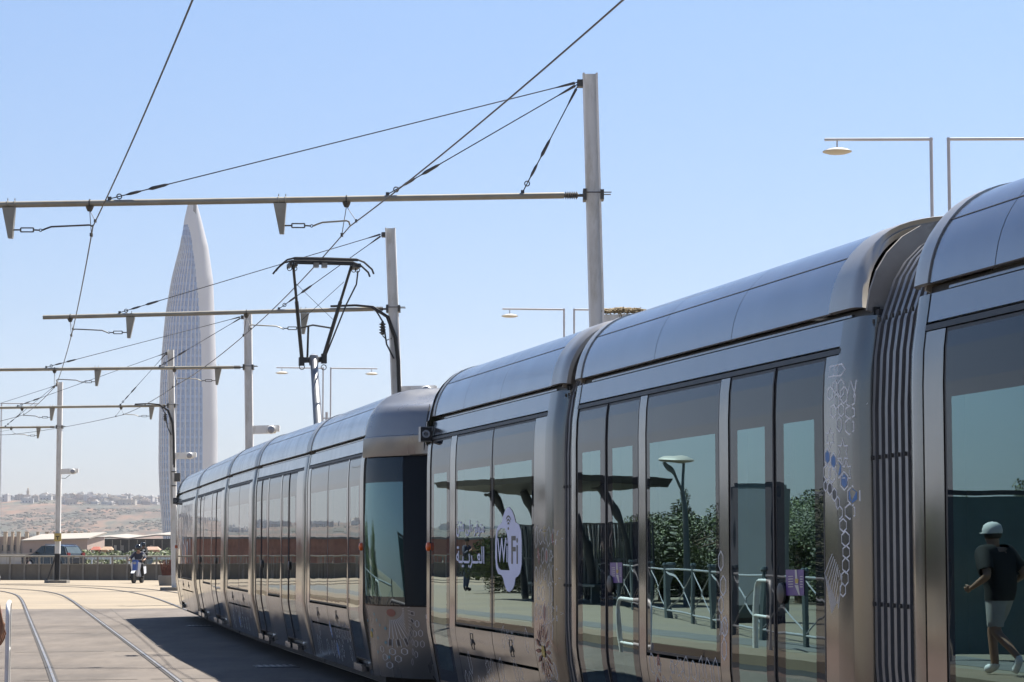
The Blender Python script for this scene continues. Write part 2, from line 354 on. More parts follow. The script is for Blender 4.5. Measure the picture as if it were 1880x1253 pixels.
def car_section(tram, a, ang, u0, u1, parts, seams, lo='joint', hi='joint', slanted=False):
    """parts: ('door',u0,u1,split) ('window',u0,u1) ('single',u0,u1); everything between them is metal"""
    sec = frame_of(a, ang); sec.u0 = u0; sec.u1 = u1; sec.fl = .29 if lo == 'joint' else .22
    mb = MB()
    spans = sorted((p[1], p[2]) for p in parts)
    fl, fh = (.29 if lo == 'joint' else .22), (.2 if hi == 'joint' else .13)
    for side in (1, -1):
        cur = u0+fl
        for a0, b0 in spans+[(u1-fh, None)]:
            if a0-cur > .02:
                patch(mb, cur+.004, a0-.004, .24, 2.485, side, 0, .03, 0)
            cur = b0 if b0 is not None else cur
        patch(mb, u0+fl+.004, u1-fh-.004, 2.528, 2.655, side, 0, .03, 1)                     # band over the windows
        patch(mb, u0+fl-.02, u1-fh+.02, 2.490, 2.516, side, .004, .04, 2)                     # dark drip rail
        patch(mb, u0+.05, u1-.05, 2.655, 2.70, side, -.055, .03, 2)                            # dark gutter slot
        patch(mb, u0+.3, u1-.3, 2.672, 2.684, side, -.040, .02, 1)
        y = -.16
        for sp in spans: pass
    # floor, ceiling, dark layer under the roof added to block light
    mb.box(((u0+u1)/2, -W/2, .34), (u1-u0-.06, W-.36, .05), 3); mb.box(((u0+u1)/2, -W/2, .22), (u1-u0-.1, W-.5, .14), 4)
    mb.box(((u0+u1)/2, -W/2, 2.50), (u1-u0-.06, W-.16, .05), 3); mb.box(((u0+u1)/2, -W/2, 2.62), (u1-u0-.02, W-.22, .13), 4)
    sec.ob = mb.build('car_section', ['body', 'band', 'black', 'inner', 'dark'], tram, 30)
    sec.ob.location = (sec.a.x-tram.location.x, sec.a.y-tram.location.y, 0); sec.ob.rotation_euler = (0, 0, sec.rot)
    for side in (1, -1):
        for k_ in (0, 1):
            ef = MB()
            if k_: patch(ef, u1-fh, u1, .24, 2.655, side, .004, .035, 0, ('hi', .05, .10) if hi == 'joint' else None)
            else: patch(ef, u0, u0+fl, .24, 2.655, side, .004, .035, 0, ('lo', .06, .10) if lo == 'joint' else None)
            ef.build('end_frame', ['frame'], sec.ob, 40)
    rc = MB(); ra, rb = u0+fl-.02, u1-fh+.02
    ra += .22 if slanted else 0
    cuts = [ra]+[s for s in sorted(seams) if ra+.1 < s < rb-.1]+[rb]
    for c0, c1 in zip(cuts, cuts[1:]):
        roof_patch(rc, c0+.004, c1-.004, 0, None, 0, .025, 0)
    for side in (1, -1):       # the long seam between side panel and roof panel
        g = [(ROOF0[3][0]+dz, ROOF0[3][1]+dy) for dz, dy in ((-.002, .0022), (.002, -.0022))]
        yy = lambda y: y+.0015 if side > 0 else -W-y-.0015
        rc.slab([[(u, yy(y), h+.001) for u in (ra, rb)] for h, y in g], [[(u, yy(y-.01), h-.004) for u in (ra, rb)] for h, y in g], 1)
    rc.build('roof_cover', ['roof', 'black'], sec.ob, 40)
    rf = MB()
    def close_fairing():
        nonlocal rf
        rf.build('roof_fairing', ['fairing'], sec.ob, 40); rf = MB()
    if lo == 'joint': roof_patch(rf, u0-.06+(.17 if slanted else 0), ra-.004, 0, None, .008, .03, 0, ('lo', .03, .12), .16 if slanted else 0)
    if lo != 'joint': roof_patch(rf, u0, ra-.004, 0, None, .006, .03, 0)
    close_fairing()
    if hi == 'joint': roof_patch(rf, rb+.004, u1+.04, 0, None, .008, .03, 0, ('hi', .03, .12))
    if hi != 'joint': roof_patch(rf, rb+.004, u1, 0, None, .006, .03, 0)
    rf.build('roof_fairing', ['fairing'], sec.ob, 40)
    for p in parts:
        for side in (1, -1):
            if p[0] == 'door': door(sec, p[1], p[2], p[3], side)
            elif p[0] == 'single': door(sec, p[1], p[2], None, side)
            else: window(sec, p[1], p[2], side, p[0] == 'window')
    # seats and grab poles inside
    st = MB(); k = u0+.7
    while k < u1-.6:
        if not any(p[0] == 'door' and p[1]-.2 < k < p[2]+.2 for p in parts):
            for y in (-.75, -W+.75):
                st.box((k, y, .78), (.42, .85, .09), 0); st.box((k+.2, y, 1.15), (.07, .85, .62), 0)
        else:
            st.tube([(k, -W/2, .36), (k, -W/2, 2.48)], .018, 6, 1)
        k += .78
    st.build('seat_row', ['inner', 'band'], sec.ob)
    return sec
NOSE = [(0, 0), (.05, -.004), (.42, -.082), (.80, -.275), (.87, -.33), (1.02, -.47), (1.18, -.66), (1.3, -.88), (1.36, -1.1), (1.38, -1.325)]
NLEN = [(.24, .93), (.42, 1.02), (.7, 1.09), (.97, 1.10), (1.3, 1.06), (1.7, 1.0), (2.1, .92), (2.40, .86), (2.47, .85), (2.48, .90), (2.66, .885), (2.80, .865), (2.90, .84), (2.95, .80), (2.975, .73), (2.992, .62), (3.02, .45), (3.06, .30), (3.11, .17), (3.16, .07), (3.195, .0)]
NINS = [(.24, -.115), (.97, -.012), (1.6, 0), (2.35, -.014), (2.47, -.026), (2.48, -.01), (2.66, -.03), (2.8, -.06), (2.9, -.095), (2.99, -.155), (3.07, -.235), (3.125, -.33), (3.165, -.47), (3.185, -.62), (3.195, -.85)]
def nose_pt(t, h, off=0.0):
    """t = 0 at the car side .. 1 at the tip, mirrored for t>1; returns (distance ahead, y, h)"""
    m = t > 1; tt = (2-t if m else t)*(len(NOSE)-1); i = min(int(tt), len(NOSE)-2); f = tt-i
    x = lerp(NOSE[i][0], NOSE[i+1][0], f)*interp(NLEN, h); yy = lerp(NOSE[i][1], NOSE[i+1][1], f)
    hw = W/2+interp(NINS, h); y = hw*(W/2+yy)/(W/2)
    a = NOSE[i]; b = NOSE[i+1]; n = Vector((-(b[1]-a[1]), b[0]-a[0])).normalized()
    x += n.x*off; y += n.y*off
    return x, (-W/2+y if not m else -W/2-y), h
def cab(sec, at, dr, cams=True):
    """lofted cab nose in front of the section end at u=at, pointing dr (+1 far, -1 near)"""
    N = len(NOSE)-1; ts = [k/N for k in range(N)]+[1]+[2-k/N for k in range(N-1, -1, -1)]
    def rows(hs, off=0): return [[(at+dr*p[0], p[1], p[2]) for p in (nose_pt(t, h, off) for t in ts)] for h in hs]
    low = MB(); low.grid(rows([.24, .32, .42, .55, .7, .85, .955])); low.grid([[(at+dr*p[0]*s, lerp(-W/2, p[1], s), .24+z) for p in (nose_pt(t, .24) for t in ts)] for s, z in ((1, 0), (.5, .0), (.02, 0))])
    low.build('cab_apron', ['apron'], sec.ob, 50)
    band = MB(); hs = [.97, 1.2, 1.5, 1.8, 2.1, 2.35, 2.465]
    vv = [[band.v(p) for p in r] for r in rows(hs)]
    K = len(ts)-1
    for a, b in zip(vv, vv[1:]):
        for k in range(K):
            if not (k in (1, 2) or k in (K-2, K-3)): band.face([a[k], a[k+1], b[k+1], b[k]], 0)
    band.grid(rows([.955, .97], .004), 0)
    band.build('windscreen', ['gloss'], sec.ob, 50)
    for rng in ((1, 2, 3), (K-3, K-2, K-1)):
        sw = MB(); sub = [ts[k] for k in rng]
        pt = lambda t, h, o=0: (at+dr*nose_pt(t, h, o)[0], nose_pt(t, h, o)[1], h)
        sw.slab([[pt(t, h) for t in sub] for h in hs[:-1]+[2.2]], [[pt(t, h, -.01) for t in sub] for h in hs[:-1]+[2.2]], 0) if False else None
        for h0, h1, mi in ((.97, 1.05, 1), (1.05, 2.2, 0), (2.2, 2.465, 1)):
            hh = [h0]+[h for h in hs if h0 < h < h1]+[h1]
            sw.slab([[pt(t, h) for t in sub] for h in hh], [[pt(t, h, -.01) for t in sub] for h in hh], mi)
        sw.build('cab_side_window', ['glass', 'frit'], sec.ob, 50)
    cw = MB(); hs2 = [2.475, 2.56, 2.66, 2.75, 2.85, 2.90, 2.93, 2.95, 2.963, 2.975, 2.985, 2.992, 3.005, 3.02, 3.05, 3.08, 3.11, 3.125, 3.145, 3.165, 3.18, 3.19]
    cw.grid(rows(hs2, .02)); cw.grid(rows([2.46, 2.475, 2.66, 2.672], .034)[0:3]+rows([2.672], .018)); 
    cw.build('cab_cowl', ['cowl'], sec.ob, 50)
    cl = MB()
    for i in (5,): cl.tube([(at+dr*(nose_pt(ts[i], h, .024)[0]), nose_pt(ts[i], h, .024)[1], h) for h in hs2[:10]], .006, 5, 0)
    cl.build('cowl_seam', ['black'], sec.ob)
    desk = MB(); desk.box((at+dr*.35, -W/2, .66), (1.0, 1.5, .6), 0); desk.box((at+dr*.1, -W/2, 1.1), (.1, .6, .9), 0); desk.build('driver_desk', ['dark'], sec.ob)
    for s in (1, -1):
        mk = MB(); y = wp(1.55)+.008; mk.lathe((at-dr*.1, y if s > 0 else -W-y, 1.55), [(.042, -.02*s), (.042, .0*s), (.034, .018*s), (.0, .026*s)], 14, 0, 'y'); mk.build('marker_light', ['orange'], sec.ob, 40)
        if not cams: continue
        cam = MB(); yc = (.02 if s > 0 else -W-.02); zc = 2.545
        cam.box((at-dr*.02, yc, zc), (.10, .11, .135), 0); cam.box((at-dr*.079, yc+.008*s, zc), (.012, .10, .12), 1)
        cam.lathe((at-dr*.085, yc+.012*s, zc), [(.036, 0), (.036, -dr*.010), (.02, -dr*.010), (.019, 0)], 14, 2, 'x')
        cam.build('rear_view_camera', ['cowl', 'black', 'lens'], sec.ob)
    cp = MB(); cp.box((at+dr*1.35, -W/2, .5), (.5, .22, .2), 0); cp.tube([(at+dr*1.4, -W/2, .5), (at+dr*1.75, -W/2, .5)], .08, 8, 0); cp.build('coupler', ['dark'], sec.ob)
def ring_profile(inset, nh=0):
    """half outline from skirt to roof centre in (y,h), left side"""
    pts = [(wp(h)-inset, h) for h in (.3, .5, .75, 1.0, 1.4, 1.8, 2.2, 2.45, 2.6)]+[(y-.03-inset*.8, h-.045-inset*.5) for h, y in ROOF0[1:]]
    return pts
def bellows(tram, A, ua, B, ub, n=6):
    """folded gangway between end ua of car A and end ub of car B"""
    mb = MB()
    def ringpts(t, inset):
        pa = A.a+A.u*ua; pb = B.a+B.u*ub; wa, wb = A.w, B.w
        half = ring_profile(inset); out = []
        full = half+[(-W-y, h) for y, h in reversed(half[:-1])]
        for y, h in full:
            p = (pa+wa*y).lerp(pb+wb*y, t); out.append((p.x-tram.location.x, p.y-tram.location.y, h))
        return out
    rows = []; tt = []
    for k in range(n):
        c = (k+.5)/n
        for d, ins in ((-.5, .16), (-.2, .085), (.2, .085)):
            rows.append(ringpts(c+d/n, ins))
    rows.append(ringpts(1, .16))
    mb.grid(rows, 0)
    for k in range(n):
        c = (k+.5)/n; w = .21/n
        mb.slab([ringpts(c-w, .066), ringpts(c+w, .066)], [ringpts(c-w, .09), ringpts(c+w, .09)], 1)
        r0 = ringpts(c, .06)
        for hh in (1.28, 1.97, 2.62):
            for p in r0[:12]:
                if abs(p[2]-hh) < .22:
                    mb.box((p[0], p[1], hh), (.012, .012, .02), 2); break
    o = mb.build('gangway_bellows', ['bellow', 'brib', 'fitting'], tram, 30)
    for q_ in (0, 1):          # end wall of each car around the gangway, above the gutter
        hood = MB(); sec, uu = ((A, ua-.03) if q_ == 0 else (B, ub+.05)); c0 = sec.a+sec.u*uu
        half = [(y-.03, min(h-.02, 3.15)) for h, y in ROOF0]; low = [(-.30, 2.6), (-.34, 2.72), (-.4, 2.8), (-.5, 2.86), (-.6, 2.9), (-.7, 2.93), (-.8, 2.95), (-.9, 2.96), (-1.0, 2.97), (-1.325, 2.97)]
        full = lambda L: [(c0.x+sec.w.x*y-tram.location.x, c0.y+sec.w.y*y-tram.location.y, h) for y, h in L+[(-W-y, h) for y, h in reversed(L[:-1])]]
        sh3 = lambda P: [(p[0]+sec.u.x*.02, p[1]+sec.u.y*.02, p[2]) for p in P]
        hood.slab([full(half), full(low)], [sh3(full(half)), sh3(full(low))], 0)
        hood.build('joint_plate', ['plate'], tram)
    return o
# ---- the near tram (three cars in view, two more running out past the right edge)
near = thing('tram', 'nearer silver tram carrying the WiFi lettering, ribbed joints between its cars', 'tram', (2.0, 12.0, 0), 0, 'coupled trams')
S1 = car_section(near, (2.14, 9.0), 12.6, -2.45, 1.78, [('window', -.05, 1.355), ('window', -1.85, -.07)], [.9, -.3, -1.5])
S2 = car_section(near, (1.63, 11.6), 13.5, -.10, 5.30, [('door', .37, 1.85, 1.11), ('plain', 2.012, 3.448), ('door', 3.60, 5.10, 4.355)], [1.92, 3.4], slanted=True)
S3 = car_section(near, (.21, 17.5), 13.44, -.42, 4.14, [('window', .217, 1.586), ('window', 1.592, 2.957), ('single', 3.178, 4.01)], [1.5, 2.85], hi='cab')
cab(S3, 4.14, 1)
S0 = car_section(near, (3.36, 3.55), 12.4, -2.6, 2.75, [('door', -2.1, -.6, -1.35), ('plain', -.45, .95), ('door', 1.1, 2.55, 1.82)], [-1, .4, 1.6])
SE = car_section(near, (4.64, -2.3), 12.4, -1.3, 3.0, [('window', -.2, 1.3), ('window', 1.31, 2.75)], [.2, 1.6], lo='cab')
cab(SE, -1.3, -1)
bellows(near, S1, 1.74, S2, -.08, 8); bellows(near, S2, 5.27, S3, -.39, 5); bellows(near, S0, 2.71, S1, -2.42, 6); bellows(near, SE, 2.97, S0, -2.57, 6)
# ---- the far tram
far = thing('tram', 'silver tram ahead in the distance with its driving cab towards us and raised pantograph', 'tram', (-3.8, 37.0, 0), 0, 'coupled trams')
T1 = car_section(far, (-1.58, 25.17), 12.27, -.25, 4.40, [('single', -.03, .83), ('window', .90, 2.43), ('window', 2.436, 3.955)], [1.1, 2.3, 3.4], lo='cab')
cab(T1, -.25, -1, False)
T2 = car_section(far, (-2.55, 29.7), 12.81, -.17, 5.17, [('door', .687, 2.12, 1.41), ('plain', 2.23, 3.506), ('door', 3.63, 5.0, 4.31)], [1.2, 2.5, 3.9])
T3 = car_section(far, (-3.77, 35.1), 11.85, -.2, 4.20, [('window', .417, 1.93), ('window', 1.936, 3.80)], [1.0, 2.4])
T4 = car_section(far, (-4.70, 39.6), 11.15, -.12, 7.15, [('door', .73, 2.85, 1.83), ('plain', 3.0, 4.95), ('door', 5.1, 6.85, 5.86)], [1.8, 3.6, 5.4])
T5 = car_section(far, (-6.17, 47.1), 11.23, -.2, 6.0, [('window', .57, 2.6), ('window', 2.61, 4.08), ('single', 4.2, 5.2)], [1.6, 3.2, 4.7], hi='cab')
cab(T5, 6.0, 1)
bellows(far, T2, -.14, T1, 4.37, 4); bellows(far, T3, -.17, T2, 5.14, 4); bellows(far, T4, -.09, T3, 4.17, 4); bellows(far, T5, -.17, T4, 7.12, 4)

# ---- decals, lettering and stickers on the cars
def side_pt(u, h, off): return (u, wp(h)+off, h)
def hug(sec):
    def f(u, h, off):
        lo, hi = sec.u0, sec.u1; y = wp(h)+.0008
        if u < lo+sec.fl+.004: y += .0042
        if u < lo+.10: y += interp([(0, -.06), (.022, -.0252), (.05, -.0084), (.10, 0)], max(0, u-lo))
        return (u, y, h)
    return f
def ribbon(mb, pts, wd, off, mi, closed=True, surf=side_pt):
    n = len(pts); P = [Vector(p) for p in pts]
    L = []; R = []
    for i, p in enumerate(P):
        a = P[(i-1) % n] if closed or i > 0 else p; b = P[(i+1) % n] if closed or i < n-1 else p
        d = (b-a)
        if d.length < 1e-6: d = Vector((1, 0))
        d.normalize(); nn = Vector((-d.y, d.x))*wd/2
        L.append(mb.v(surf(p.x+nn.x, p.y+nn.y, off))); R.append(mb.v(surf(p.x-nn.x, p.y-nn.y, off)))
    for i in range(n if closed else n-1):
        j = (i+1) % n; mb.face([L[i], L[j], R[j], R[i]], mi)
def fill(mb, pts, off, mi, surf=side_pt): mb.face([mb.v(surf(x, y, off)) for x, y in pts], mi)
def hexa(cx, cy, a, b, rot=0, n=6):
    out = []
    for k in range(n):
        t = PI/2+2*PI*k/n; x = a*math.cos(t)*1.1; y = b*math.sin(t); out.append((cx+x*math.cos(rot)-y*math.sin(rot), cy+x*math.sin(rot)+y*math.cos(rot)))
    return out
def star(cx, cy, r0, r1, n=8, rot=0): return [(cx+(r0 if k % 2 else r1)*math.cos(rot+PI*k/n), cy+(r0 if k % 2 else r1)*math.sin(rot+PI*k/n)) for k in range(2*n)]
def zellij(sec, u0, u1, h0, h1, seed, blue=0, red=0, dens=1.0, wd=.006, cell=.085):
    rnd = random.Random(seed); mb = MB(); h = h1; row = 0
    while h > h0:
        u = u0+(row % 2)*cell*.6; 
        while u < u1:
            if rnd.random() < dens:
                a = cell*rnd.uniform(.33, .5); b = cell*rnd.uniform(.5, .85); r = rnd.uniform(-.25, .25); k = rnd.random()
                if k < .68: pts = hexa(u, h, a, b, r)
                else: pts = star(u, h, a*.7, a*1.3, 6, r)
                ribbon(mb, pts, wd, .0, 0, True, hug(sec))
                if rnd.random() < blue: fill(mb, hexa(u, h, a*.8, b*.8, r), .0, 1, hug(sec))
                if rnd.random() < red: fill(mb, hexa(u, h, a*.8, b*.8, r), .0, 2, hug(sec))
            u += cell*1.25
        h -= cell*1.35; row += 1
    mb.build('mosaic_tile_pattern', ['decal_line', 'decal_blue', 'decal_red'], sec.ob, fix=False)
def flower(mb, cx, cy, r, n, mi, mi2):
    for k in range(n):
        t = 2*PI*k/n; p = lambda q, s: (cx+math.cos(t)*q*r-math.sin(t)*s*r, cy+math.sin(t)*q*r+math.cos(t)*s*r)
        fill(mb, [p(.25, 0), p(.65, -.07), p(1, 0), p(.65, .07)], .006, mi)
    fill(mb, [(cx+.2*r*math.cos(2*PI*k/12), cy+.2*r*math.sin(2*PI*k/12)) for k in range(12)], .0065, mi2)
# car 2: frame beside the near door, measured on the photo
mb = MB()
def poly2(pts, mi=0, wd=.008, closed=True, off=.0062): ribbon(mb, [uh(S2, x, y) for x, y in pts], wd, off, mi, closed, hug(S2))
def fil2(pts, mi): fill(mb, [uh(S2, x, y) for x, y in pts], .0, mi, hug(S2))
def pxhex(cx, cy, a, b): return [(cx, cy-b), (cx+a, cy-b*.5), (cx+a, cy+b*.5), (cx, cy+b), (cx-a, cy+b*.5), (cx-a, cy-b*.5)]
for q in ([(1522, 674), (1530, 672), (1530, 692), (1521, 693)], [(1532, 672), (1537, 671), (1538, 691), (1529, 691)], [(1539, 670), (1545, 669), (1553, 679), (1545, 690), (1538, 691)]): poly2(q)
for q in (pxhex(1525, 723, 5, 12), pxhex(1534, 711, 4, 12), pxhex(1538, 738, 5, 14), pxhex(1531, 756, 5, 12), pxhex(1546, 714, 6, 17), pxhex(1552, 726, 6, 16), pxhex(1547, 754, 5, 12), pxhex(1543, 780, 4, 14)): poly2(q)
poly2([(1564, 700), (1570, 727), (1569, 742), (1562, 747), (1557, 743), (1558, 725)]); poly2(pxhex(1562, 758, 7, 12)); poly2(pxhex(1561, 784, 7, 15))
poly2([(1571, 698), (1568, 730), (1577, 742)], closed=False); pass
for cx, cy, r in ((1524, 805, 10), (1549, 831, 13), (1555, 868, 12)):
    poly2([(cx+(r if k % 2 else r*.55)*.8*math.cos(PI*k/6), cy+(r if k % 2 else r*.55)*1.8*math.sin(PI*k/6)) for k in range(12)])
for cx, cy, a, b in ((1519, 840, 5, 16), (1530, 848, 5, 16), (1541, 862, 6, 17), (1551, 884, 7, 17), (1565, 911, 8, 18)):
    poly2(pxhex(cx, cy, a, b)); fil2(pxhex(cx, cy, a*.75, b*.75), 1)
for cx, cy, a, b in ((1515, 893, 3, 10), (1523, 898, 4, 12), (1531, 909, 4, 12), (1538, 924, 4, 12)):
    poly2(pxhex(cx, cy, a, b)); fil2(pxhex(cx, cy, a*.8, b*.8), 3)
for cx, cy, a, b in ((1518, 868, 6, 15), (1527, 872, 6, 15), (1542, 942, 5, 12), (1548, 965, 6, 12), (1552, 990, 7, 14), (1553, 1014, 6, 12), (1552, 1038, 6, 14), (1550, 1062, 6, 14), (1546, 1083, 5, 12), (1560, 940, 8, 14)): poly2(pxhex(cx, cy, a, b))
for k in range(9): poly2([(1526+k*2.4, 1017+k*5), (1512+k*3.2, 1052+k*8), (1524+k*1.5, 1125-k*3)], 0, .005, False)
for cx, cy, a, b in ((1322, 1030, 4, 18), (1326, 1075, 5, 18), (1322, 1110, 4, 16), (1328, 1150, 5, 18), (1327, 1190, 4, 20)): poly2(pxhex(cx, cy, a, b))
for k in range(5): poly2([(1318+k*3, 1128+(k % 2)*12), (1322+k*3, 1146), (1319+k*3, 1165)], 0, .005, False)
mb.build('mosaic_tile_pattern', ['decal_line', 'decal_blue', 'decal_red', 'decal_dark'], S2.ob, fix=False)
zellij(S2, 2.1, 3.35, .55, .84, 11, 0, .08, .75, .006, .11)
zellij(S3, -.36, .17, .30, 1.62, 5, 0, .10, .8, .006, .10)
zellij(S3, .30, 2.85, .28, .60, 6, 0, .04, .45, .005, .13)
zellij(S3, .30, 1.3, .70, .86, 9, 0, .04, .4, .005, .12)
zellij(T1, 1.0, 3.8, .28, .62, 8, .1, 0, .5, .006, .16); zellij(T3, .6, 3.7, .28, .62, 12, .1, 0, .5, .006, .16)
mb = MB(); flower(mb, -.05, .80, .23, 16, 0, 1); flower(mb, -.12, 1.66, .05, 8, 1, 1)
mb.build('flower_decal', ['decal_red', 'decal_yel'], S3.ob, fix=False)
# lettering helper: text becomes mesh laid on the car side
def text_mesh(s, font_chars=None):
    cu = bpy.data.curves.new('lettering', 'FONT'); cu.body = s; cu.size = 1; cu.resolution_u = 4; cu.offset = .012
    o = bpy.data.objects.new('lettering', cu); COL.objects.link(o); dg = bpy.context.evaluated_depsgraph_get(); dg.update()
    me = bpy.data.meshes.new_from_object(o.evaluated_get(dg)); bpy.data.objects.remove(o); bpy.data.curves.remove(cu)
    vs = [v.co.copy() for v in me.vertices]; fs = [list(p.vertices) for p in me.polygons]; bpy.data.meshes.remove(me)
    if not vs: return [], []
    x0 = min(v.x for v in vs); x1 = max(v.x for v in vs); y0 = min(v.y for v in vs); y1 = max(v.y for v in vs)
    return [((v.x-x0)/(x1-x0), (v.y-y0)/(y1-y0)) for v in vs], fs
def put_text(mb, s, sec, box, mi, off):      # box in photo pixels: left, top, right, bottom
    vs, fs = text_mesh(s)
    (ua, ha), (ub, hb) = uh(sec, box[0], box[3]), uh(sec, box[2], box[1])
    bv = [mb.v(side_pt(lerp(ua, ub, x), lerp(ha, hb, y), off)) for x, y in vs]
    for f in fs: mb.face([bv[i] for i in f], mi)
Z3 = lambda x, y: (820+x/3.55, 900+y/3.55)
mb = MB()
outer = [(405, 112), (425, 135), (440, 175), (448, 212), (470, 225), (484, 270), (488, 330), (488, 480), (478, 540), (462, 562), (448, 570), (440, 620), (425, 650), (408, 662), (392, 655), (378, 620), (366, 570), (356, 553), (335, 545), (322, 510), (316, 440), (316, 330), (322, 270), (335, 235), (358, 215), (364, 180), (378, 140), (392, 118)]
hole = [(332, 270), (352, 250), (378, 250), (392, 290), (400, 340), (400, 480), (410, 522), (352, 520), (338, 505), (329, 470), (327, 330)]
edges = []
for loop in (outer, hole):
    vv = [mb.v(side_pt(*uh(S3, *Z3(x, y)), -.001)) for x, y in loop]
    edges += [mb.bm.edges.new((vv[i], vv[(i+1) % len(vv)])) for i in range(len(vv))]
bmesh.ops.triangle_fill(mb.bm, use_beauty=True, edges=edges)
for f in mb.bm.faces: f.material_index = 0
put_text(mb, 'Wi', S3, (*Z3(330, 312), *Z3(397, 470)), 0, .0)
put_text(mb, 'Fi', S3, (*Z3(422, 300), *Z3(465, 480)), 1, .001)
for r in (14, 27, 40):
    pts = [Z3(403+r*.52*math.cos(math.radians(a)), 240-r*1.7*math.sin(math.radians(a))) for a in range(40, 141, 12)]
    ribbon(mb, [uh(S3, *p) for p in pts], .014, .001, 1, False)
fill(mb, [uh(S3, *Z3(403+5*math.cos(2*PI*k/10), 252+10*math.sin(2*PI*k/10))) for k in range(10)], .001, 1)
mb.build('wifi_logo', ['logo', 'decal_dark'], S3.ob, fix=False)
def word(w_, box):
    mb = MB(); put_text(mb, w_[::-1], S3, box, 0, -.0005); mb.build('lettering', ['logo'], S3.ob, fix=False)
word('\ufee3\ufe98\ufeee\ufed3\ufeae', (870, 956, 889, 986)); word('\ufecb\ufee0\ufef0', (855, 955, 868, 985)); word('\ufee3\ufe98\ufee6', (838, 957, 852, 986))
word('\ufe8d\ufedf\ufecc\u0640\u0640\ufeae\ufe91\u0640\u0640\ufef4\u0640\ufe94', (838, 1003, 889, 1043))
# purple door stickers with a pale bookmark figure
for box in ((1119, 1033, 1141, 1070), (1440, 1046, 1473, 1093)):
    mb = MB(); x0, y0, x1, y1 = box
    q = lambda fx, fy: uh(S2, lerp(x0, x1, fx), lerp(y0, y1, fy))
    fill(mb, [q(0, 1), q(1, 1), q(1, 0), q(0, 0)], -.001, 0)
    fill(mb, [q(.52, 0), q(.62, 0), q(.68, .55), q(.55, .55)], .0005, 1); fill(mb, [q(.5, .6), q(.7, .6), q(.78, .98), q(.72, .98)], .0005, 1); fill(mb, [q(.52, .34), q(.72, .36), q(.7, .52), q(.54, .52)], .001, 2)
    for k in range(5): fill(mb, [q(.15, .25+k*.1), q(.42, .24+k*.1), q(.42, .27+k*.1), q(.15, .28+k*.1)], .0005, 1); fill(mb, [q(.8, .25+k*.1), q(.95, .25+k*.1), q(.95, .28+k*.1), q(.8, .28+k*.1)], .0005, 1)
    mb.build('door_sticker', ['purple', 'sticker_w', 'decal_yel'], S2.ob, fix=False)
# fan shaped decal on the far tram's cab apron
def nsurf(dr, at):
    def f(a, h, off):
        p = nose_pt(a, h, off); return (at+dr*p[0], p[1], p[2])
    return f
ns = nsurf(-1, -.25); mb = MB()
ct, chh = .27, .92
def fan(r, th): return (ct+r*.50*math.sin(th), chh-r*math.cos(th))
for k in range(15):
    th = math.radians(-8+k*7.5); ribbon(mb, [fan(.10, th), fan(.29, th)], .003, .003, 0, False, ns)
for k in range(8):
    th = math.radians(-6+k*13)
    fill(mb, [fan(.30, th-.035), fan(.36, th-.03), fan(.36, th+.03), fan(.30, th+.035)], .003, 3, ns); ribbon(mb, [fan(.29, th-.06), fan(.375, th-.05), fan(.375, th+.05), fan(.29, th+.06)], .003, .003, 0, True, ns)
for ring_ in range(3):
    for k in range(7):
        th = math.radians(-18+k*15+ring_*6)
        if (k+ring_) % 4 == 3: continue
        c = fan(.42+.07*ring_, th)
        ribbon(mb, [(c[0]+.015*math.cos(2*PI*j/6+.5), c[1]+.034*math.sin(2*PI*j/6+.5)) for j in range(6)], .005, .003, 0, True, ns)
for k in range(12):
    th = math.radians(-75+k*6.2)
    c = fan(.20+.14*(k % 3), th); fill(mb, [(c[0], c[1]+.02), (c[0]+.006, c[1]), (c[0], c[1]-.02), (c[0]-.006, c[1])], .003, 1, ns)
fill(mb, [(ct+.02*math.cos(2*PI*j/10), chh-.03+.04*math.sin(2*PI*j/10)) for j in range(10)], .003, 2, ns)
fill(mb, [(.13+.008*math.cos(2*PI*j/10), .66+.035*math.sin(2*PI*j/10)) for j in range(10)], .003, 4, ns)
mb.build('fan_pattern', ['decal', 'decal_teal', 'decal_red', 'decal_dark', 'decal_yel'], T1.ob, fix=False)

# ---- pantograph on the far tram's centre car
pan = bpy.data.objects.new('pantograph', None); COL.objects.link(pan); pan.parent = far
# local frame across/along: build in tram coordinates
cx, cy = T3.a.x+T3.u.x*1.9+T3.w.x*(-1.27)-far.location.x, T3.a.y+T3.u.y*1.9+T3.w.y*(-1.27)-far.location.y
pan.location = (cx, cy, 0); pan.rotation_euler = (0, 0, T3.rot-PI/2)     # local x to the right, y ahead
HZ = 5.97
mb = MB()
mb.box((0.12, -.2, 3.30), (.9, .9, .08), 0); 
for sx in (-.35, .55):
    for sy in (-.5, .2): mb.lathe((sx, sy, 3.18), [(.05, 0), (.07, .03), (.05, .05), (.07, .08), (.05, .1)], 10, 0)
mb.build('base_frame', ['panto'], pan, 40)
mb = MB(); mb.tube([(-.16, -.75, 3.33), (-.10, .35, 4.46)], [.07, .058], 12, 0); mb.lathe((-.10, .35, 4.44), [(.07, -.08), (.08, 0), (.065, .08), (0.0, .1)], 12, 0); mb.build('lower_arm', ['panto2'], pan, 40)
mb = MB()
hl = (-.46, .12, HZ-.06); hr = (.45, .12, HZ-.06)
for e, k0 in ((hl, (-.28, .36, 4.42)), (hr, (.04, .36, 4.45))):
    a = Vector(k0); b = Vector(e); m_ = a.lerp(b, .62)
    mb.tube([a, m_], .030, 8); mb.tube([m_, b], .022, 8)
mb.tube([(-.31, .36, 4.44), (.08, .36, 4.46)], .045, 8); mb.box((-.29, .36, 4.42), (.08, .12, .13)); mb.box((.06, .36, 4.47), (.08, .12, .15))
mb.tube([(.08, .34, 4.50), (.38, .2, 5.3), (.53, .12, 5.62), (.55, .1, HZ-.14)], .013, 6)
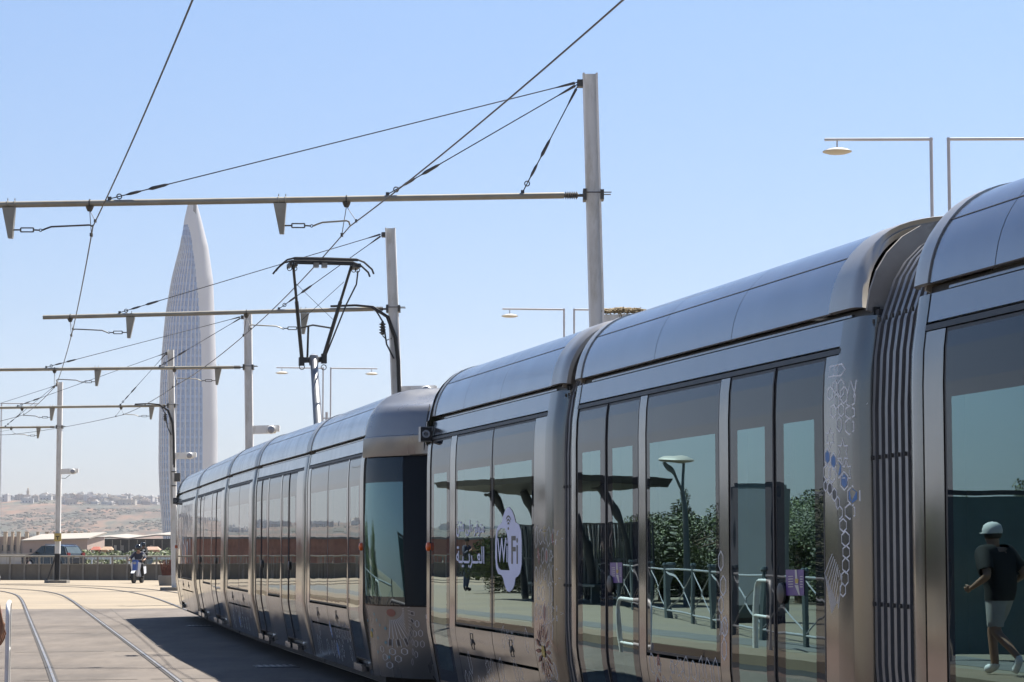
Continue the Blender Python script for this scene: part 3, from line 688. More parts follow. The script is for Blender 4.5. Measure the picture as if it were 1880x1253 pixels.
mb.tube([(-.32, .33, 4.94), (-.12, .33, 4.99), (.16, .33, 4.95)], .015, 6); mb.tube([(-.19, .34, 4.97), (-.2, .36, 4.46)], .018, 6)
mb.tube([(-.42, .14, 5.62), (.22, .33, 5.06)], .004, 4); mb.tube([(.34, .15, 5.66), (-.30, .3, 5.06)], .004, 4)
for x in (-.29, .05): mb.ring((x, .3, 4.33), .04, .007)
mb.build('upper_frame', ['panto'], pan, 40)
mb = MB()
for y in (-.12, .28):
    mb.tube([(q*.88, y, HZ+z) for q, z in ((-.86, -.20), (-.78, -.11), (-.66, -.02), (-.52, .015), (0, .02), (.56, .015), (.70, -.03), (.84, -.14), (.87, -.21))], .016, 6)
    mb.box((0.02, y, HZ-.0), (1.0, .04, .033))
mb.box((.02, .08, HZ-.045), (.98, .03, .03))
for x in (-.52, -.44, .48, .54): mb.box((x, .08, HZ-.08), (.045, .42, .06)); mb.ring((x, .08, HZ-.13), .035, .007)
for x in (-.11, .02): mb.box((x, .08, HZ-.07), (.08, .12, .07), 1)
mb.build('collector_head', ['panto', 'panto2'], pan, 40)

# ------------------------------------------------------------------ overhead line
POLES = [  # label, X at beam, Y, lean, top, beam height, beam droop, beam end X, wires [(wire X, bracket X)], stays, lamp arm, footing top, cable
    dict(X=1.15, Y=33.9, lean=.024, top=8.24, bh=6.50, droop=.016, end=-7.32, reg=[(-2.29, -3.25), (-5.92, -7.08)], stays=[-5.69, -1.76, .15], cable=0,
         label='tallest catenary pole, rising behind the near tram with a twig nest on its arm'),
    dict(X=-2.48, Y=50.3, lean=.042, top=8.20, bh=6.50, droop=.024, end=-9.80, reg=[(-5.50, -4.36), (-9.18, -8.0)], stays=[-8.2, -4.87], cable=1,
         label='catenary pole right of the pantograph with black cables looping down its side'),
    dict(X=-7.30, Y=66.8, lean=.02, top=8.03, bh=6.50, droop=.010, end=-14.7, reg=[(-9.30, -8.17), (-12.62, -11.5)], stays=[-12.9, -9.75], cable=0,
         label='steel catenary pole between the tower and the pantograph'),
    dict(X=-12.12, Y=86.0, lean=.03, top=8.55, bh=6.55, droop=.012, end=-18.9, reg=[(-13.87, -12.86), (-17.4, -16.4)], stays=[-17.6, -13.95], cable=1,
         label='steel catenary pole in front of the tower at the far end of the trams'),
    dict(X=-19.47, Y=104.0, lean=.0, top=8.62, bh=6.68, droop=.010, end=-26.6, reg=[(-21.5, -20.4), (-25.0, -23.9)], stays=[-21.8, -25.2], cable=0,
         label='steel catenary pole with black lower part standing by the parapet fence')]
WH = {33.9: 6.06, 50.3: 6.03, 66.8: 6.0, 86.0: 6.22, 104.0: 6.36}
def chain_fit(mb, a, b):     # turnbuckle chain at the lower end of a stay
    a = Vector(a); b = Vector(b); d = (b-a).normalized()
    mb.tube([a, b], .0085, 5); 
    mb.ring(a+d*.14, .035, .009, nrm=(0, 1, 0)); mb.tube([a+d*.24, a+d*.30, a+d*.40, a+d*.46], [.010, .022, .022, .010], 6); mb.tube([a+d*.56, a+d*.62, a+d*.80, a+d*.86], [.009, .028, .022, .009], 6)
    mb.tube([b-d*.32, b-d*.2, b-d*.04], [.009, .017, .022], 6); mb.box(a, (.05, .04, .06))
def wire_at(k, Y):
    q = [(P_['reg'][k][0], P_['Y'], WH[P_['Y']]) for P_ in POLES]; q = [((1.42, 17.4, 6.08), (-2.12, 17.4, 6.08))[k]]+q+[((-34, 110, 6.4), (-38, 108, 6.4))[k]]
    for a, b in zip(q, q[1:]):
        if Y <= b[1]:
            t_ = (Y-a[1])/(b[1]-a[1]); return lerp(a[0], b[0], t_), lerp(a[2], b[2], t_)-.07*4*t_*(1-t_)
    return q[-1][0], q[-1][2]
for i, P in enumerate(POLES):
    xb = P['X']+P['lean']*P['bh']
    t = thing('catenary_pole', P['label'], 'pole', (xb, P['Y'], 0), 0, 'catenary poles along the tram line')
    ln = P['lean']; top = P['top']; at = lambda h: -ln*h
    mb = MB()
    def bar(y0, y1, x0, x1, z0, z1, mi=0):
        mb.hexa([(at(z0)+x0, y0, z0), (at(z0)+x1, y0, z0), (at(z0)+x1, y1, z0), (at(z0)+x0, y1, z0), (at(z1)+x0, y0, z1), (at(z1)+x1, y0, z1), (at(z1)+x1, y1, z1), (at(z1)+x0, y1, z1)], mi)
    zb = .12; hw = .092
    if i == 4:
        for (z0, z1, mi) in ((zb, 1.25, 1), (1.25, top, 0)):
            bar(-.10, .10, -hw-.014, -hw+.014, z0, z1, mi); bar(-.10, .10, hw-.014, hw+.014, z0, z1, mi); bar(-.012, .012, -hw+.014, hw-.014, z0, z1, mi)
    else:
        bar(-.10, .10, -hw-.014, -hw+.014, zb, top); bar(-.10, .10, hw-.014, hw+.014, zb, top); bar(-.012, .012, -hw+.014, hw-.014, zb, top)
    mb.build('mast', ['galv', 'black'], t)
    mb = MB()
    z = top-.14; mb.box((at(z)-hw-.05, 0, z), (.09, .14, .10)); mb.build('stay_anchor', ['fitting'], t); mb = MB()
    mb.box((at(P['bh'])-hw-.03, 0, P['bh']), (.05, .26, .16)); mb.box((at(P['bh'])+hw+.03, 0, P['bh']), (.05, .26, .14))
    for y in (-.11, .11): mb.tube([(at(P['bh'])-hw-.06, y, P['bh']+.03), (at(P['bh'])+hw+.16, y, P['bh']+.03)], .009, 5)
    mb.build('clamp', ['fitting'], t)
    mb = MB(); mb.box((0, 0, .06), (.95, .8, .12)); mb.build('footing', ['concrete'], t)
    # insulator and beam
    x0 = at(P['bh'])-hw-.06; b0 = x0-.26; L0 = P['X']-P['end']
    bz = lambda X: P['bh']-(P['X']-X)*P['droop']          # beam height at world X
    lx = lambda X: X-xb
    mb = MB(); mb.lathe((b0-.02, 0, P['bh']), [(.022, 0), (.03, .02)]+[(r, .03+k*.03+d) for k in range(6) for r, d in ((.03, 0), (.062, .012))]+[(.022, .22), (.022, .30)], 12, 0, 'x'); mb.build('insulator', ['insul'], t, 40)
    mb = MB(); mb.tube([(b0, 0, P['bh']), (lx(P['end']), 0, bz(P['end']))], .045, 12); mb.build('cantilever_beam', ['beam'], t, 40)
    for k, (wx, bx) in enumerate(P['reg']):
        zz = bz(bx); s = 1 if wx > bx else -1; wh = WH[P['Y']]
        mb = MB()
        mb.hexa([(lx(bx)-.03, -.05, zz-.48), (lx(bx)+.03, -.05, zz-.48), (lx(bx)+.03, .05, zz-.48), (lx(bx)-.03, .05, zz-.48), (lx(bx)-.03-(.03 if s < 0 else .09), -.05, zz-.045), (lx(bx)+.03+(.09 if s < 0 else .03), -.05, zz-.045), (lx(bx)+.03+(.09 if s < 0 else .03), .05, zz-.045), (lx(bx)-.03-(.03 if s < 0 else .09), .05, zz-.045)])
        for dx in (-.05, .05): mb.ring((lx(bx)+dx, 0, zz), .052, .008, nrm=(1, 0, 0)); mb.tube([(lx(bx)+dx, 0, zz+.05), (lx(bx)+dx, 0, zz+.09)], .007, 5)
        mb.build('drop_bracket', ['beam'], t)
        mb = MB(); za = zz-.36
        X = lambda d: lx(bx)+s*d
        D = abs(wx-bx)
        mb.tube([(X(.03), 0, za), (X(.14), 0, za)], .012, 6)
        for q in (-.028, .028): mb.tube([(X(.14), 0, za+q), (X(.32), 0, za+q)], .010, 6)
        for q in (.14, .32): mb.tube([(X(q), 0, za-.03), (X(q), 0, za+.03)], .011, 6)
        mb.tube([(X(.32), 0, za), (X(.41), 0, za-.005)], .012, 6); mb.ring((X(.42), 0, za-.005), .018, .007)
        mb.build('turnbuckle', ['fitting'], t)
        mb = MB(); mb.tube([(X(.44), 0, za-.005), (X(.50), 0, za+.02), (X(.57), 0, za+.045), (X(D-.05), 0, za+.07), (X(D-.015), 0, za+.055), (X(D), 0, wh+.015)], .013, 7); mb.build('steady_arm', ['beam' if k == 0 else 'fitting'], t, 50)
        mb = MB(); bzx = bz(wx)
        hx = lx(wx)-.05; mb.lathe((hx, 0, bzx-.045), [(.06, 0), (.05, -.03), (.03, -.07)], 10); mb.ring((hx, 0, bzx), .055, .009, nrm=(1, 0, 0))
        (xa_, za_), (xc_, zc_) = wire_at(k, P['Y']+.9), wire_at(k, P['Y']-.55)
        mb.tube([(hx, 0, bzx-.1), (lx(xa_), .9, za_+.02)], .006, 5); mb.box((lx(xa_), .9, za_+.01), (.035, .08, .05)); mb.tube([(hx, 0, bzx-.1), (lx(xc_), -.55, zc_+.01)], .005, 5); mb.box((lx(xc_), -.55, zc_+.01), (.03, .06, .04))
        mb.build('hanger', ['fitting'], t, 50)
    for sx in P['stays']:
        mb = MB(); chain_fit(mb, (lx(sx), 0, bz(sx)+.06), (at(top-.14)-hw-.09, 0, top-.12-.03*P['stays'].index(sx))); mb.build('stay_wire', ['thinwire'], t, 50)
    # flood lamp arm
    if i != 10:
        mb = MB(); z = 4.70 if i == 0 else 4.78; xx = at(z)+hw+.014
        mb.hexa([(xx, -.06, z-.13), (xx+.62, -.06, z-.11), (xx+.62, .06, z-.11), (xx, .06, z-.13), (xx, -.06, z+.10), (xx+.72, -.06, z+.12), (xx+.72, .06, z+.12), (xx, .06, z+.10)]); mb.build('lamp_arm', ['galv'], t)
        mb = MB(); mb.lathe((xx+.52, -.06, z-.02), [(.07, 0), (.11, -.04), (.12, -.14), (.105, -.16)], 16, 0, 'y'); mb.lathe((xx+.52, -.222, z-.02), [(.095, 0), (.0, -.012)], 16, 1, 'y'); mb.box((xx+.68, 0, z+.02), (.12, .16, .16)); mb.build('flood_lamp', ['galv', 'lens'], t, 40)
        if i == 4:
            mb = MB(); mb.tube([(xx+.02, -.08, z-.3), (xx+.2, -.08, z-.31), (xx+.4, -.08, z-.15)], .012, 6); mb.build('lamp_cable', ['black'], t)
    if P['cable']:
        mb = MB(); b = P['bh']
        for dx, yy in ((0, -.11), (.04, -.13)):
            mb.tube([(b0-.9+dx, -.02, b+.055), (b0-.4+dx, -.03, b+.075), (b0-.05+dx, -.06, b+.04), (x0+.02+dx, yy, b-.18), (at(b)+.03+dx, yy, b-.62), (at(b-1)+.05+dx, yy, b-1.1), (at(b-2)+.05+dx*.8, yy, b-2.2)], .024, 7)
        mb.tube([(b0+.02, -.05, b+.02), (x0-.05, -.1, b-.3), (x0+.02, -.1, b-.75), (at(b-1)-.02, -.11, b-1.05)], .018, 6)
        mb.build('feeder_cable', ['black'], t, 50)
        mb = MB(); mb.lathe((x0-.07, -.05, b-.55), [(.03, 0)]+[(r, .02+k*.06+d) for k in range(4) for r, d in ((.035, 0), (.07, .02), (.07, .035), (.035, .045))]+[(.02, .3)], 10, 0); mb.tube([(x0-.07, -.05, b-.25), (b0+.02, -.02, b-.02)], .008, 5); mb.tube([(x0-.07, -.05, b-.56), (x0+.02, -.05, b-.66), (x0+.12, -.05, b-.62)], .012, 5); mb.build('cable_insulator', ['fitting'], t, 40)
        mb = MB(); z0, z1 = 3.0, b-2.1
        mb.hexa([(at(z0)-.0, -.13, z0), (at(z0)+.1, -.13, z0), (at(z0)+.1, -.10, z0), (at(z0)-.0, -.10, z0), (at(z1)-.0, -.13, z1), (at(z1)+.1, -.13, z1), (at(z1)+.1, -.10, z1), (at(z1)-.0, -.10, z1)], 0)
        for zz in (z1-.25, z1-.75): mb.box((at(zz)+.05, -.15, zz), (.16, .03, .035), 1)
        mb.build('cable_cover', ['galv', 'fitting'], t)
    if i == 4:
        mb = MB(); mb.box((.02, -.13, 1.95), (.3, .06, .34), 0); mb.box((0.02, -.165, 1.98), (.16, .012, .035), 1); mb.box((.02, -.165, 1.90), (.035, .012, .12), 1)
        mb.build('pole_sign', [mat('yellowed_sign', (.42, .32, .10), .6), 'black'], t)
        mb = MB(); mb.tube([(-.1, 0, 1.1), (-.42, 0, .12)], .035, 6); mb.build('brace', ['black'], t)
    if i == 3:
        mb = MB(); mb.box((.05, -.1, 4.0), (.2, .16, .3)); mb.build('junction_box', ['fitting'], t)
# contact wires
def wire(name, label, pts, r=.0095):
    mb = MB(); path = []
    for a, b in zip(pts, pts[1:]):
        for k in range(10):
            q = k/10; path.append(Vector(a).lerp(Vector(b), q)-Vector((0, 0, .07*4*q*(1-q))))
    path.append(Vector(pts[-1])); mb.tube(path, r, 6); o = mb.build(name, ['wire'], None, 60); return tag(o, label, 'wire', 'overhead contact wires')
wire('contact_wire', 'black overhead wire running above the trams to the pantograph', [(5.2, 1.0, 6.1), (1.42, 17.4, 6.08)]+[(P['reg'][0][0], P['Y'], WH[P['Y']]) for P in POLES]+[(-34, 110, 6.4)])
wire('contact_wire', 'black overhead wire above the empty tram track', [(1.7, 1.0, 6.1), (-2.12, 17.4, 6.08)]+[(P['reg'][1][0], P['Y'], WH[P['Y']]) for P in POLES]+[(-38, 108, 6.4)])
# nest on the arm of the nearest pole
mb = MB(); rn = random.Random(3)
for k in range(260):
    a = rn.uniform(0, 2*PI); r = .17*math.sqrt(rn.random()); c = Vector((r*math.cos(a)*1.6, r*math.sin(a)*.7, rn.uniform(0, .05)-.15*(r-.08)))
    d = Vector((rn.uniform(-1, 1), rn.uniform(-1, 1), rn.uniform(-.10, .10))).normalized()*rn.uniform(.04, .11); mb.tube([c-d, c+d*.2+Vector((0, 0, .01)), c+d], .007, 4)
for k in range(7):
    x = rn.uniform(-.2, .2); mb.tube([(x, -.12, 0), (x+.03, -.16, -.12), (x+.05, -.15, -.28)], .005, 4)
P = POLES[0]
o = mb.build('nest', ['twig'], None, loc=(P['X']+P['lean']*1.72+.38, 33.9, 4.84)); tag(o, 'untidy twig nest on the lamp arm of the nearest pole above the tram roof', 'nest')

# ------------------------------------------------------------------ street lamps
def lamp_pair(label, loc, rz, gap=.32):
    t = thing('street_lamp', label, 'street lamp', loc, rz, 'paired street lamps along the road'); H = 9.0
    for s in (-1, 1):
        mb = MB(); x = s*gap/2; mb.tube([(x, 0, 0), (x, 0, H+.03)], .031, 8); mb.build('post', ['lamp_p'], t, 40)
        mb = MB(); mb.tube([(x-s*.03, 0, H), (x+s*1.95, 0, H)], .028, 8); mb.build('arm', ['lamp_p'], t, 40)
        mb = MB(); xx = x+s*1.72; mb.tube([(xx, 0, H), (xx, 0, H-.15)], .016, 6, 1); mb.lathe((xx, 0, H-.22), [(.02, -.045), (.18, -.04), (.265, -.012), (.27, 0), (.2, .035), (.1, .06), (.02, .075)], 24, 0); mb.build('lamp_head', ['lamp_h', 'lamp_p'], t, 40)
    mb = MB(); mb.tube([(0, 0, 0), (0, 0, 7.15)], .055, 8)
    for z in (6.6, 6.9): mb.box((0, 0, z), (gap, .05, .05))
    mb.build('centre_post', ['lamp_p'], t, 40); return t
l0 = lamp_pair('nearest pair of disc street lamps, above the right-hand tram car', (7.85, 43.9, 0), -.02)
for lab, loc, rz in (('pair of disc street lamps beside the nearest catenary pole', (1.80, 75.9, 0), .10),
                     ('pair of disc street lamps behind the pantograph', (-7.75, 101, 0), .15),
                     ('disc street lamp cut by the left edge of the picture', (-26.8, 126, 0), .1)):
    c = copy_tree(l0); c.location = loc; c.rotation_euler = (0, 0, rz); c['label'] = lab

# ------------------------------------------------------------------ ground, tracks, pavement
PATH = [(5.9, -9), (4.13, 0), (2.19, 9.0), (1.81, 10.7), (1.68, 11.6), (.42, 16.85), (.21, 17.5), (-.74, 21.6), (-1.55, 25.17), (-2.47, 29.4), (-3.68, 34.8), (-4.6, 39.2), (-6.07, 46.7), (-7.57, 54.3), (-9.1, 62.0)]
def smooth_path(pts, it=2):
    for _ in range(it):
        q = [pts[0]]
        for a, b in zip(pts, pts[1:]): q += [(a[0]*.75+b[0]*.25, a[1]*.75+b[1]*.25), (a[0]*.25+b[0]*.75, a[1]*.25+b[1]*.75)]
        pts = q+[pts[-1]]
    return pts
def offset(pts, d):           # d to the right of travel (away from the camera)
    out = []
    for i, p in enumerate(pts):
        a = Vector(pts[max(i-1, 0)]); b = Vector(pts[min(i+1, len(pts)-1)]); t = (b-a).normalized(); out.append((p[0]+t.y*d, p[1]-t.x*d))
    return out
SIDE = smooth_path(PATH+[(-10.7, 70), (-12.2, 77), (-14.2, 85), (-16.6, 92), (-20.3, 97.6), (-25.5, 101), (-33, 103), (-60, 104)], 2)
def strip(mb, left, right, z, mi=0, z2=None):
    a = [mb.v((p[0], p[1], z)) for p in left]; b = [mb.v((p[0], p[1], z if z2 is None else z2)) for p in right]
    for i in range(len(a)-1): mb.face([a[i], b[i], b[i+1], a[i+1]], mi)
gm = mat('sandy_ground', (0.217, 0.178, 0.126), .9, 0, .14, .35, .004, 30, dirt=(0.168, 0.140, 0.105), dscale=.12)
mb = MB(); n = 40
def gy(k): return -300+3600*(k/n)**1.6
rows = [[(-3500+7000*i/40, gy(k), 0) for i in range(41)] for k in range(n+1)]
mb.grid(rows); tag(mb.build('ground', [gm], None), kind='structure')
# tramway slab
slabm = bpy.data.materials.new('tramway_concrete'); slabm.use_nodes = True
nt = slabm.node_tree; b = nt.nodes['Principled BSDF']; b.inputs['Roughness'].default_value = .85
tc = nd(nt, 'ShaderNodeTexCoord'); n1 = nd(nt, 'ShaderNodeTexNoise', Scale=.5, Detail=8.0, Roughness=.65); n2 = nd(nt, 'ShaderNodeTexNoise', Scale=9.0, Detail=6.0, Roughness=.7)
nt.links.new(tc.outputs['Object'], n1.inputs['Vector']); nt.links.new(tc.outputs['Object'], n2.inputs['Vector'])
cr = nd(nt, 'ShaderNodeValToRGB'); cr.color_ramp.elements[0].position = .32; cr.color_ramp.elements[0].color = (0.095, 0.080, 0.068, 1); cr.color_ramp.elements[1].position = .7; cr.color_ramp.elements[1].color = (0.161, 0.134, 0.110, 1)
nt.links.new(n1.outputs['Fac'], cr.inputs[0])
mx = nd(nt, 'ShaderNodeMix', data_type='RGBA', blend_type='MULTIPLY'); mx.inputs[0].default_value = .55
cr2 = nd(nt, 'ShaderNodeValToRGB'); cr2.color_ramp.elements[0].position = .3; cr2.color_ramp.elements[0].color = (.6, .6, .6, 1); cr2.color_ramp.elements[1].position = .65; cr2.color_ramp.elements[1].color = (1, 1, 1, 1)
n5 = nd(nt, 'ShaderNodeTexNoise', Scale=.16, Detail=10.0, Roughness=.75); mp5 = nd(nt, 'ShaderNodeMapping'); mp5.inputs['Rotation'].default_value = (0, 0, -.21); mp5.inputs['Scale'].default_value = (3.0, .5, 1); nt.links.new(tc.outputs['Object'], mp5.inputs[0]); nt.links.new(mp5.outputs[0], n5.inputs['Vector'])
cr5 = nd(nt, 'ShaderNodeValToRGB'); cr5.color_ramp.elements[0].position = .38; cr5.color_ramp.elements[0].color = (.50, .48, .46, 1); cr5.color_ramp.elements[1].position = .56; cr5.color_ramp.elements[1].color = (.92, .92, .92, 1); nt.links.new(n5.outputs['Fac'], cr5.inputs[0])
mx5 = nd(nt, 'ShaderNodeMix', data_type='RGBA', blend_type='MULTIPLY'); mx5.inputs[0].default_value = .9; nt.links.new(cr.outputs[0], mx5.inputs[6]); nt.links.new(cr5.outputs[0], mx5.inputs[7])
nt.links.new(n2.outputs['Fac'], cr2.inputs[0]); nt.links.new(mx5.outputs[2], mx.inputs[6]); nt.links.new(cr2.outputs[0], mx.inputs[7]); nt.links.new(mx.outputs[2], b.inputs['Base Color'])
bp = nd(nt, 'ShaderNodeBump', Distance=.004); nt.links.new(n2.outputs['Fac'], bp.inputs['Height']); nt.links.new(bp.outputs[0], b.inputs['Normal'])
nearp = [p for p in SIDE if p[1] < 61.5]
mb = MB(); strip(mb, offset(nearp, -6.3), offset(nearp, 5.0), .004)
tag(mb.build('tramway_slab', [slabm], None), kind='structure')
mb = MB(); jm = mat('slab_joint_dark', (.09, .08, .07), .9)
for y in (6, 14, 22, 29, 36.5, 44, 53.0):
    i = min(range(len(nearp)), key=lambda k: abs(nearp[k][1]-y)); a = Vector(nearp[i]); tt = (Vector(nearp[i+1])-Vector(nearp[i-1])).normalized(); nn = Vector((tt.y, -tt.x))
    for d0, d1 in ((-6.3, -3.5), (-3.35, -2.05), (-1.9, .5)):
        p = a+nn*d0; q = a+nn*d1; mb.face([mb.v((p.x, p.y-.035, .008)), mb.v((q.x, q.y-.035, .008)), mb.v((q.x, q.y+.035, .008)), mb.v((p.x, p.y+.035, .008))])
for d in (-4.3, -1.15):
    strip(mb, offset(nearp, d-.012), offset(nearp, d+.012), .0085)
tag(mb.build('slab_joints', [jm], None), kind='structure')
for lab, (x, y), w_ in (('square iron drain cover beside the empty track, nearest', (-3.05, 31.5), .55), ('square iron drain cover between the two tracks, farther', (-6.1, 47.5), .5)):
    dc = thing('drain_cover', lab, 'drain cover', (x, y, 0), math.radians(12.5)); mb = MB(); mb.box((0, 0, .006), (w_, w_, .012)); mb.build('frame', ['fitting'], dc); mb = MB()
    for k in range(6): mb.box((-w_*.38+k*w_*.152, 0, .016), (w_*.07, w_*.8, .006))
    mb.build('grating', ['rail'], dc)
LEFT = [(3.4, -9), (1.37, 0), (-.30, 7.5), (-4.45, 27.6), (-7.0, 39.7), (-9.62, 52.1), (-11.7, 62), (-13.6, 71), (-15.5, 79.5), (-17.6, 86.5), (-21.3, 92.8), (-26.5, 96.3), (-33, 98), (-60, 99)]
LEFT = smooth_path(LEFT, 3)
def track(label, centre, SIDE=SIDE):
    t = thing('tram_track', label, 'tram track', (0, 0, 0), 0, 'tram tracks')
    path = offset(SIDE, centre)
    for s in (-1, 1):
        r = offset(SIDE, centre+s*.70); mb = MB()
        strip(mb, offset(SIDE, centre+s*.70-.05), offset(SIDE, centre+s*.70+.05), .012, 1)
        l = offset(SIDE, centre+s*.70-.016); q = offset(SIDE, centre+s*.70+.016)
        mb.slab([[(p[0], p[1], .020) for p in l], [(p[0], p[1], .020) for p in q]], [[(p[0], p[1], .006) for p in l], [(p[0], p[1], .006) for p in q]], 0)
        mb.build('rail', ['rail', 'groove'], t)
    return t
track('empty tram track whose two bare rails curve away towards the fence', 0.0, LEFT)
track('tram track mostly hidden beneath the two silver trams', 1.325)
mb = MB(); npx = [p for p in SIDE if p[1] < 61.5]
strip(mb, offset(npx, -5.96), offset(npx, -3.75), .0085); tag(mb.build('red_paving', [mat('red_brown_pavers', (0.112, 0.078, 0.063), .9, 0, .18, 2.0, .003, 20)], None), kind='structure')
mb = MB(); strip(mb, offset(npx, -6.45), offset(npx, -5.98), .0085); tag(mb.build('kerb_foot_strip', [mat('kerb_foot_black', (.012, .011, .011), .9, 0, .3, 2.0)], None), kind='structure')  # near-black strip along the foot of the kerb
# raised pavement to the left of the tracks (seen in the reflections)
pv = mat('pavement_slabs', (0.168, 0.147, 0.108), .9, 0, .12, .6, .003, 25, dirt=(0.133, 0.122, 0.105), dscale=.3)
kb = mat('kerb_stone', (0.154, 0.119, 0.081), .9, 0, .12, 1.2)
mb = MB(); np_ = [p for p in SIDE if p[1] < 90]
i0, i1, i2 = offset(np_, -6.45), offset(np_, -7.2), offset(np_, -22)
strip(mb, i2, i1, .131, 0); strip(mb, i1, i0, .135, 1); strip(mb, i0, i0, .135, 1, .0)
strip(mb, i1, i1, .131, 1, .135)
tag(mb.build('pavement', [pv, kb], None), kind='structure')
mb = MB(); strip(mb, offset(np_, -8.4), offset(np_, -7.5), .135, 0); tag(mb.build('paving_band', [mat('grey_paving_band', (0.105, 0.108, 0.105), .9)], None), kind='structure')

# ------------------------------------------------------------------ parapet fence with handrail
ft = thing('parapet_fence', 'long low concrete parapet with posts and pale handrail beyond the curving tracks', 'fence', (-24, 113, 0))
segs = [((-6, 111.0), (-24, 113.2)), ((-24, 113.2), (-62, 118))]
mb = MB(); hr_ = MB(); mid = MB(); posts = []
for (a, b) in segs:
    A = Vector((a[0]+24, a[1]-113, 0)); B = Vector((b[0]+24, b[1]-113, 0)); d = (B-A); L = d.length; d.normalize(); rot = Matrix.Rotation(math.atan2(d.y, d.x), 3, 'Z')
    c = (A+B)/2
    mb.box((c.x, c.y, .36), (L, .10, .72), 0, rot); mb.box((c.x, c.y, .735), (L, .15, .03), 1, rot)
    hr_.tube([A+Vector((0, 0, 1.10)), B+Vector((0, 0, 1.10))], .035, 8); 
    k = 0.0
    while k < L: posts.append(A+d*k); k += .70
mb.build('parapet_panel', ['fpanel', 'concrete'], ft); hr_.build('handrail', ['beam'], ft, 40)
pm = MB(); pm.box((0, -.09, .54), (.085, .07, 1.08)); pm.box((.17, 0, .9), (.018, .02, .36)); pm.box((-.17, 0, .9), (.018, .02, .36))
p0 = pm.build('post', ['concrete'], ft); p0.location = posts[0]
for q in posts[1:]:
    c = p0.copy(); COL.objects.link(c); c.parent = ft; c.location = q

# ------------------------------------------------------------------ tower
TY = 1750.0; k = TY/F
tab = [(372, 340, 357), (400, 334, 365), (450, 327, 378), (514, 312, 388), (579, 302, 391), (643, 296.6, 394), (708, 294, 397), (773, 292.7, 399), (859, 293, 399.5), (920, 296.5, 399), (980, 302, 398), (1006, 305, 397)]
TL = [(t[0], t[1]) for t in tab]; TR = [(t[0], t[2]) for t in tab]
GR = [(405, 342), (414, 343), (437, 350), (488, 358), (552, 366), (640, 372), (756, 377), (900, 378), (1006, 377)]
tw = thing('skyscraper', 'tall bullet-shaped glass and white skyscraper fading in the haze', 'tower', ((346-940)*k, TY, 0))
NA = 176; rows = []; NY = 128; ys = [372+(1006-372)*(j/NY) for j in range(NY+1)]
for y in ys:
    l, r = interp(TL, y), interp(TR, y); c = (l+r)/2; a = (r-l)/2
    rows.append([((c+a*math.copysign(abs(math.cos(2*PI*j/NA))**.9, math.cos(2*PI*j/NA))-346)*k, -a*k*.8*math.copysign(abs(math.sin(2*PI*j/NA))**.9, math.sin(2*PI*j/NA)), CAMH+(HOR-y)*k) for j in range(NA)])
sh = MB(); gl = MB(); fins = MB()
V1 = [[sh.v(p) for p in r] for r in rows]; V2 = {}
def gv(i, j):
    if (i, j) not in V2: V2[(i, j)] = gl.v(rows[i][j])
    return V2[(i, j)]
for i in range(NY):
    y = (ys[i]+ys[i+1])/2
    for j in range(NA):
        j2 = (j+1) % NA; x = (rows[i][j][0]/k+346); front = rows[i][j][1] < 0
        g = interp(GR, y) if y > 412 else 0
        lim = 346-10-(y-412)*1.5 if y < 440 else 0
        isg = (y > 412 and x < g and x > lim) if front else (y > 450 and x < g and x > 0)
        if isg:
            gl.face([gv(i, j), gv(i, j2), gv(i+1, j2), gv(i+1, j)], 1 if j % 4 == 0 else (2 if i % 3 == 0 else (3 if (i*7+j*13+(i*j) % 5) % 11 == 0 else 0)))
        else: sh.face([V1[i][j], V1[i][j2], V1[i+1][j2], V1[i+1][j]], 0)
sh.face(V1[0], 0)
sh.build('white_shell', ['tower_w'], tw, 60)
gl.build('glass_facade', ['tower_g', 'tower_g2', 'tower_g3', 'tower_g4'], tw, 60)
for j in range(0, NA, 4):
    pts = []
    for i in range(12, NY+1, 4):
        y = ys[i]; x = rows[i][j][0]/k+346
        if rows[i][j][1] < 1 and x < interp(GR, y)-1.0:
            c = Vector(rows[i][j]); n_ = Vector((c.x, c.y, 0)).normalized(); pts.append(c+n_*.1)
    if len(pts) > 3: fins.tube(pts, [.06, .2]+[.34]*(len(pts)-2), 4)
fins.build('facade_fins', ['tower_w'], tw)
mb = MB(); mb.box((rows[0][0][0]-1.2, -2.2, rows[0][0][2]-4), (2.2, 3.2, 9)); mb.build('summit_slot', ['dark'], tw)

# ------------------------------------------------------------------ hills and the hilltop town
def hill_h(x, y):
    r = math.hypot(x, y); az = math.degrees(math.atan2(x, y))
    ridge = 51+4.5*math.sin(az*.55+1)+3*pnoise(Vector((az*.35, 0, 3)))-max(0, az+4)*.7-25*max(0, min(1, (-13.2-az)/3.0))
    t = max(0, min(1, (r-1850)/800)); prof = (t**.75)
    g = pnoise(Vector((x*.004, y*.004, 0)))*7+pnoise(Vector((x*.013, y*.013, 5)))*3.2+pnoise(Vector((x*.04, y*.04, 9)))*1.2
    terr = math.sin(t*22+pnoise(Vector((x*.002, y*.002, 2)))*4)*1.6
    return max(-3, ridge*prof+(g+terr)*min(1, t*4)*(1-t*.55)-1.5)
hm = bpy.data.materials.new('dry_hillside'); hm.use_nodes = True; nt = hm.node_tree; b = nt.nodes['Principled BSDF']; b.inputs['Roughness'].default_value = .95
tc = nd(nt, 'ShaderNodeTexCoord'); mp = nd(nt, 'ShaderNodeMapping'); mp.inputs['Scale'].default_value = (1, .2, 2.0); nt.links.new(tc.outputs['Object'], mp.inputs[0])
n1 = nd(nt, 'ShaderNodeTexNoise', Scale=.018, Detail=9.0, Roughness=.66); nt.links.new(mp.outputs[0], n1.inputs['Vector'])
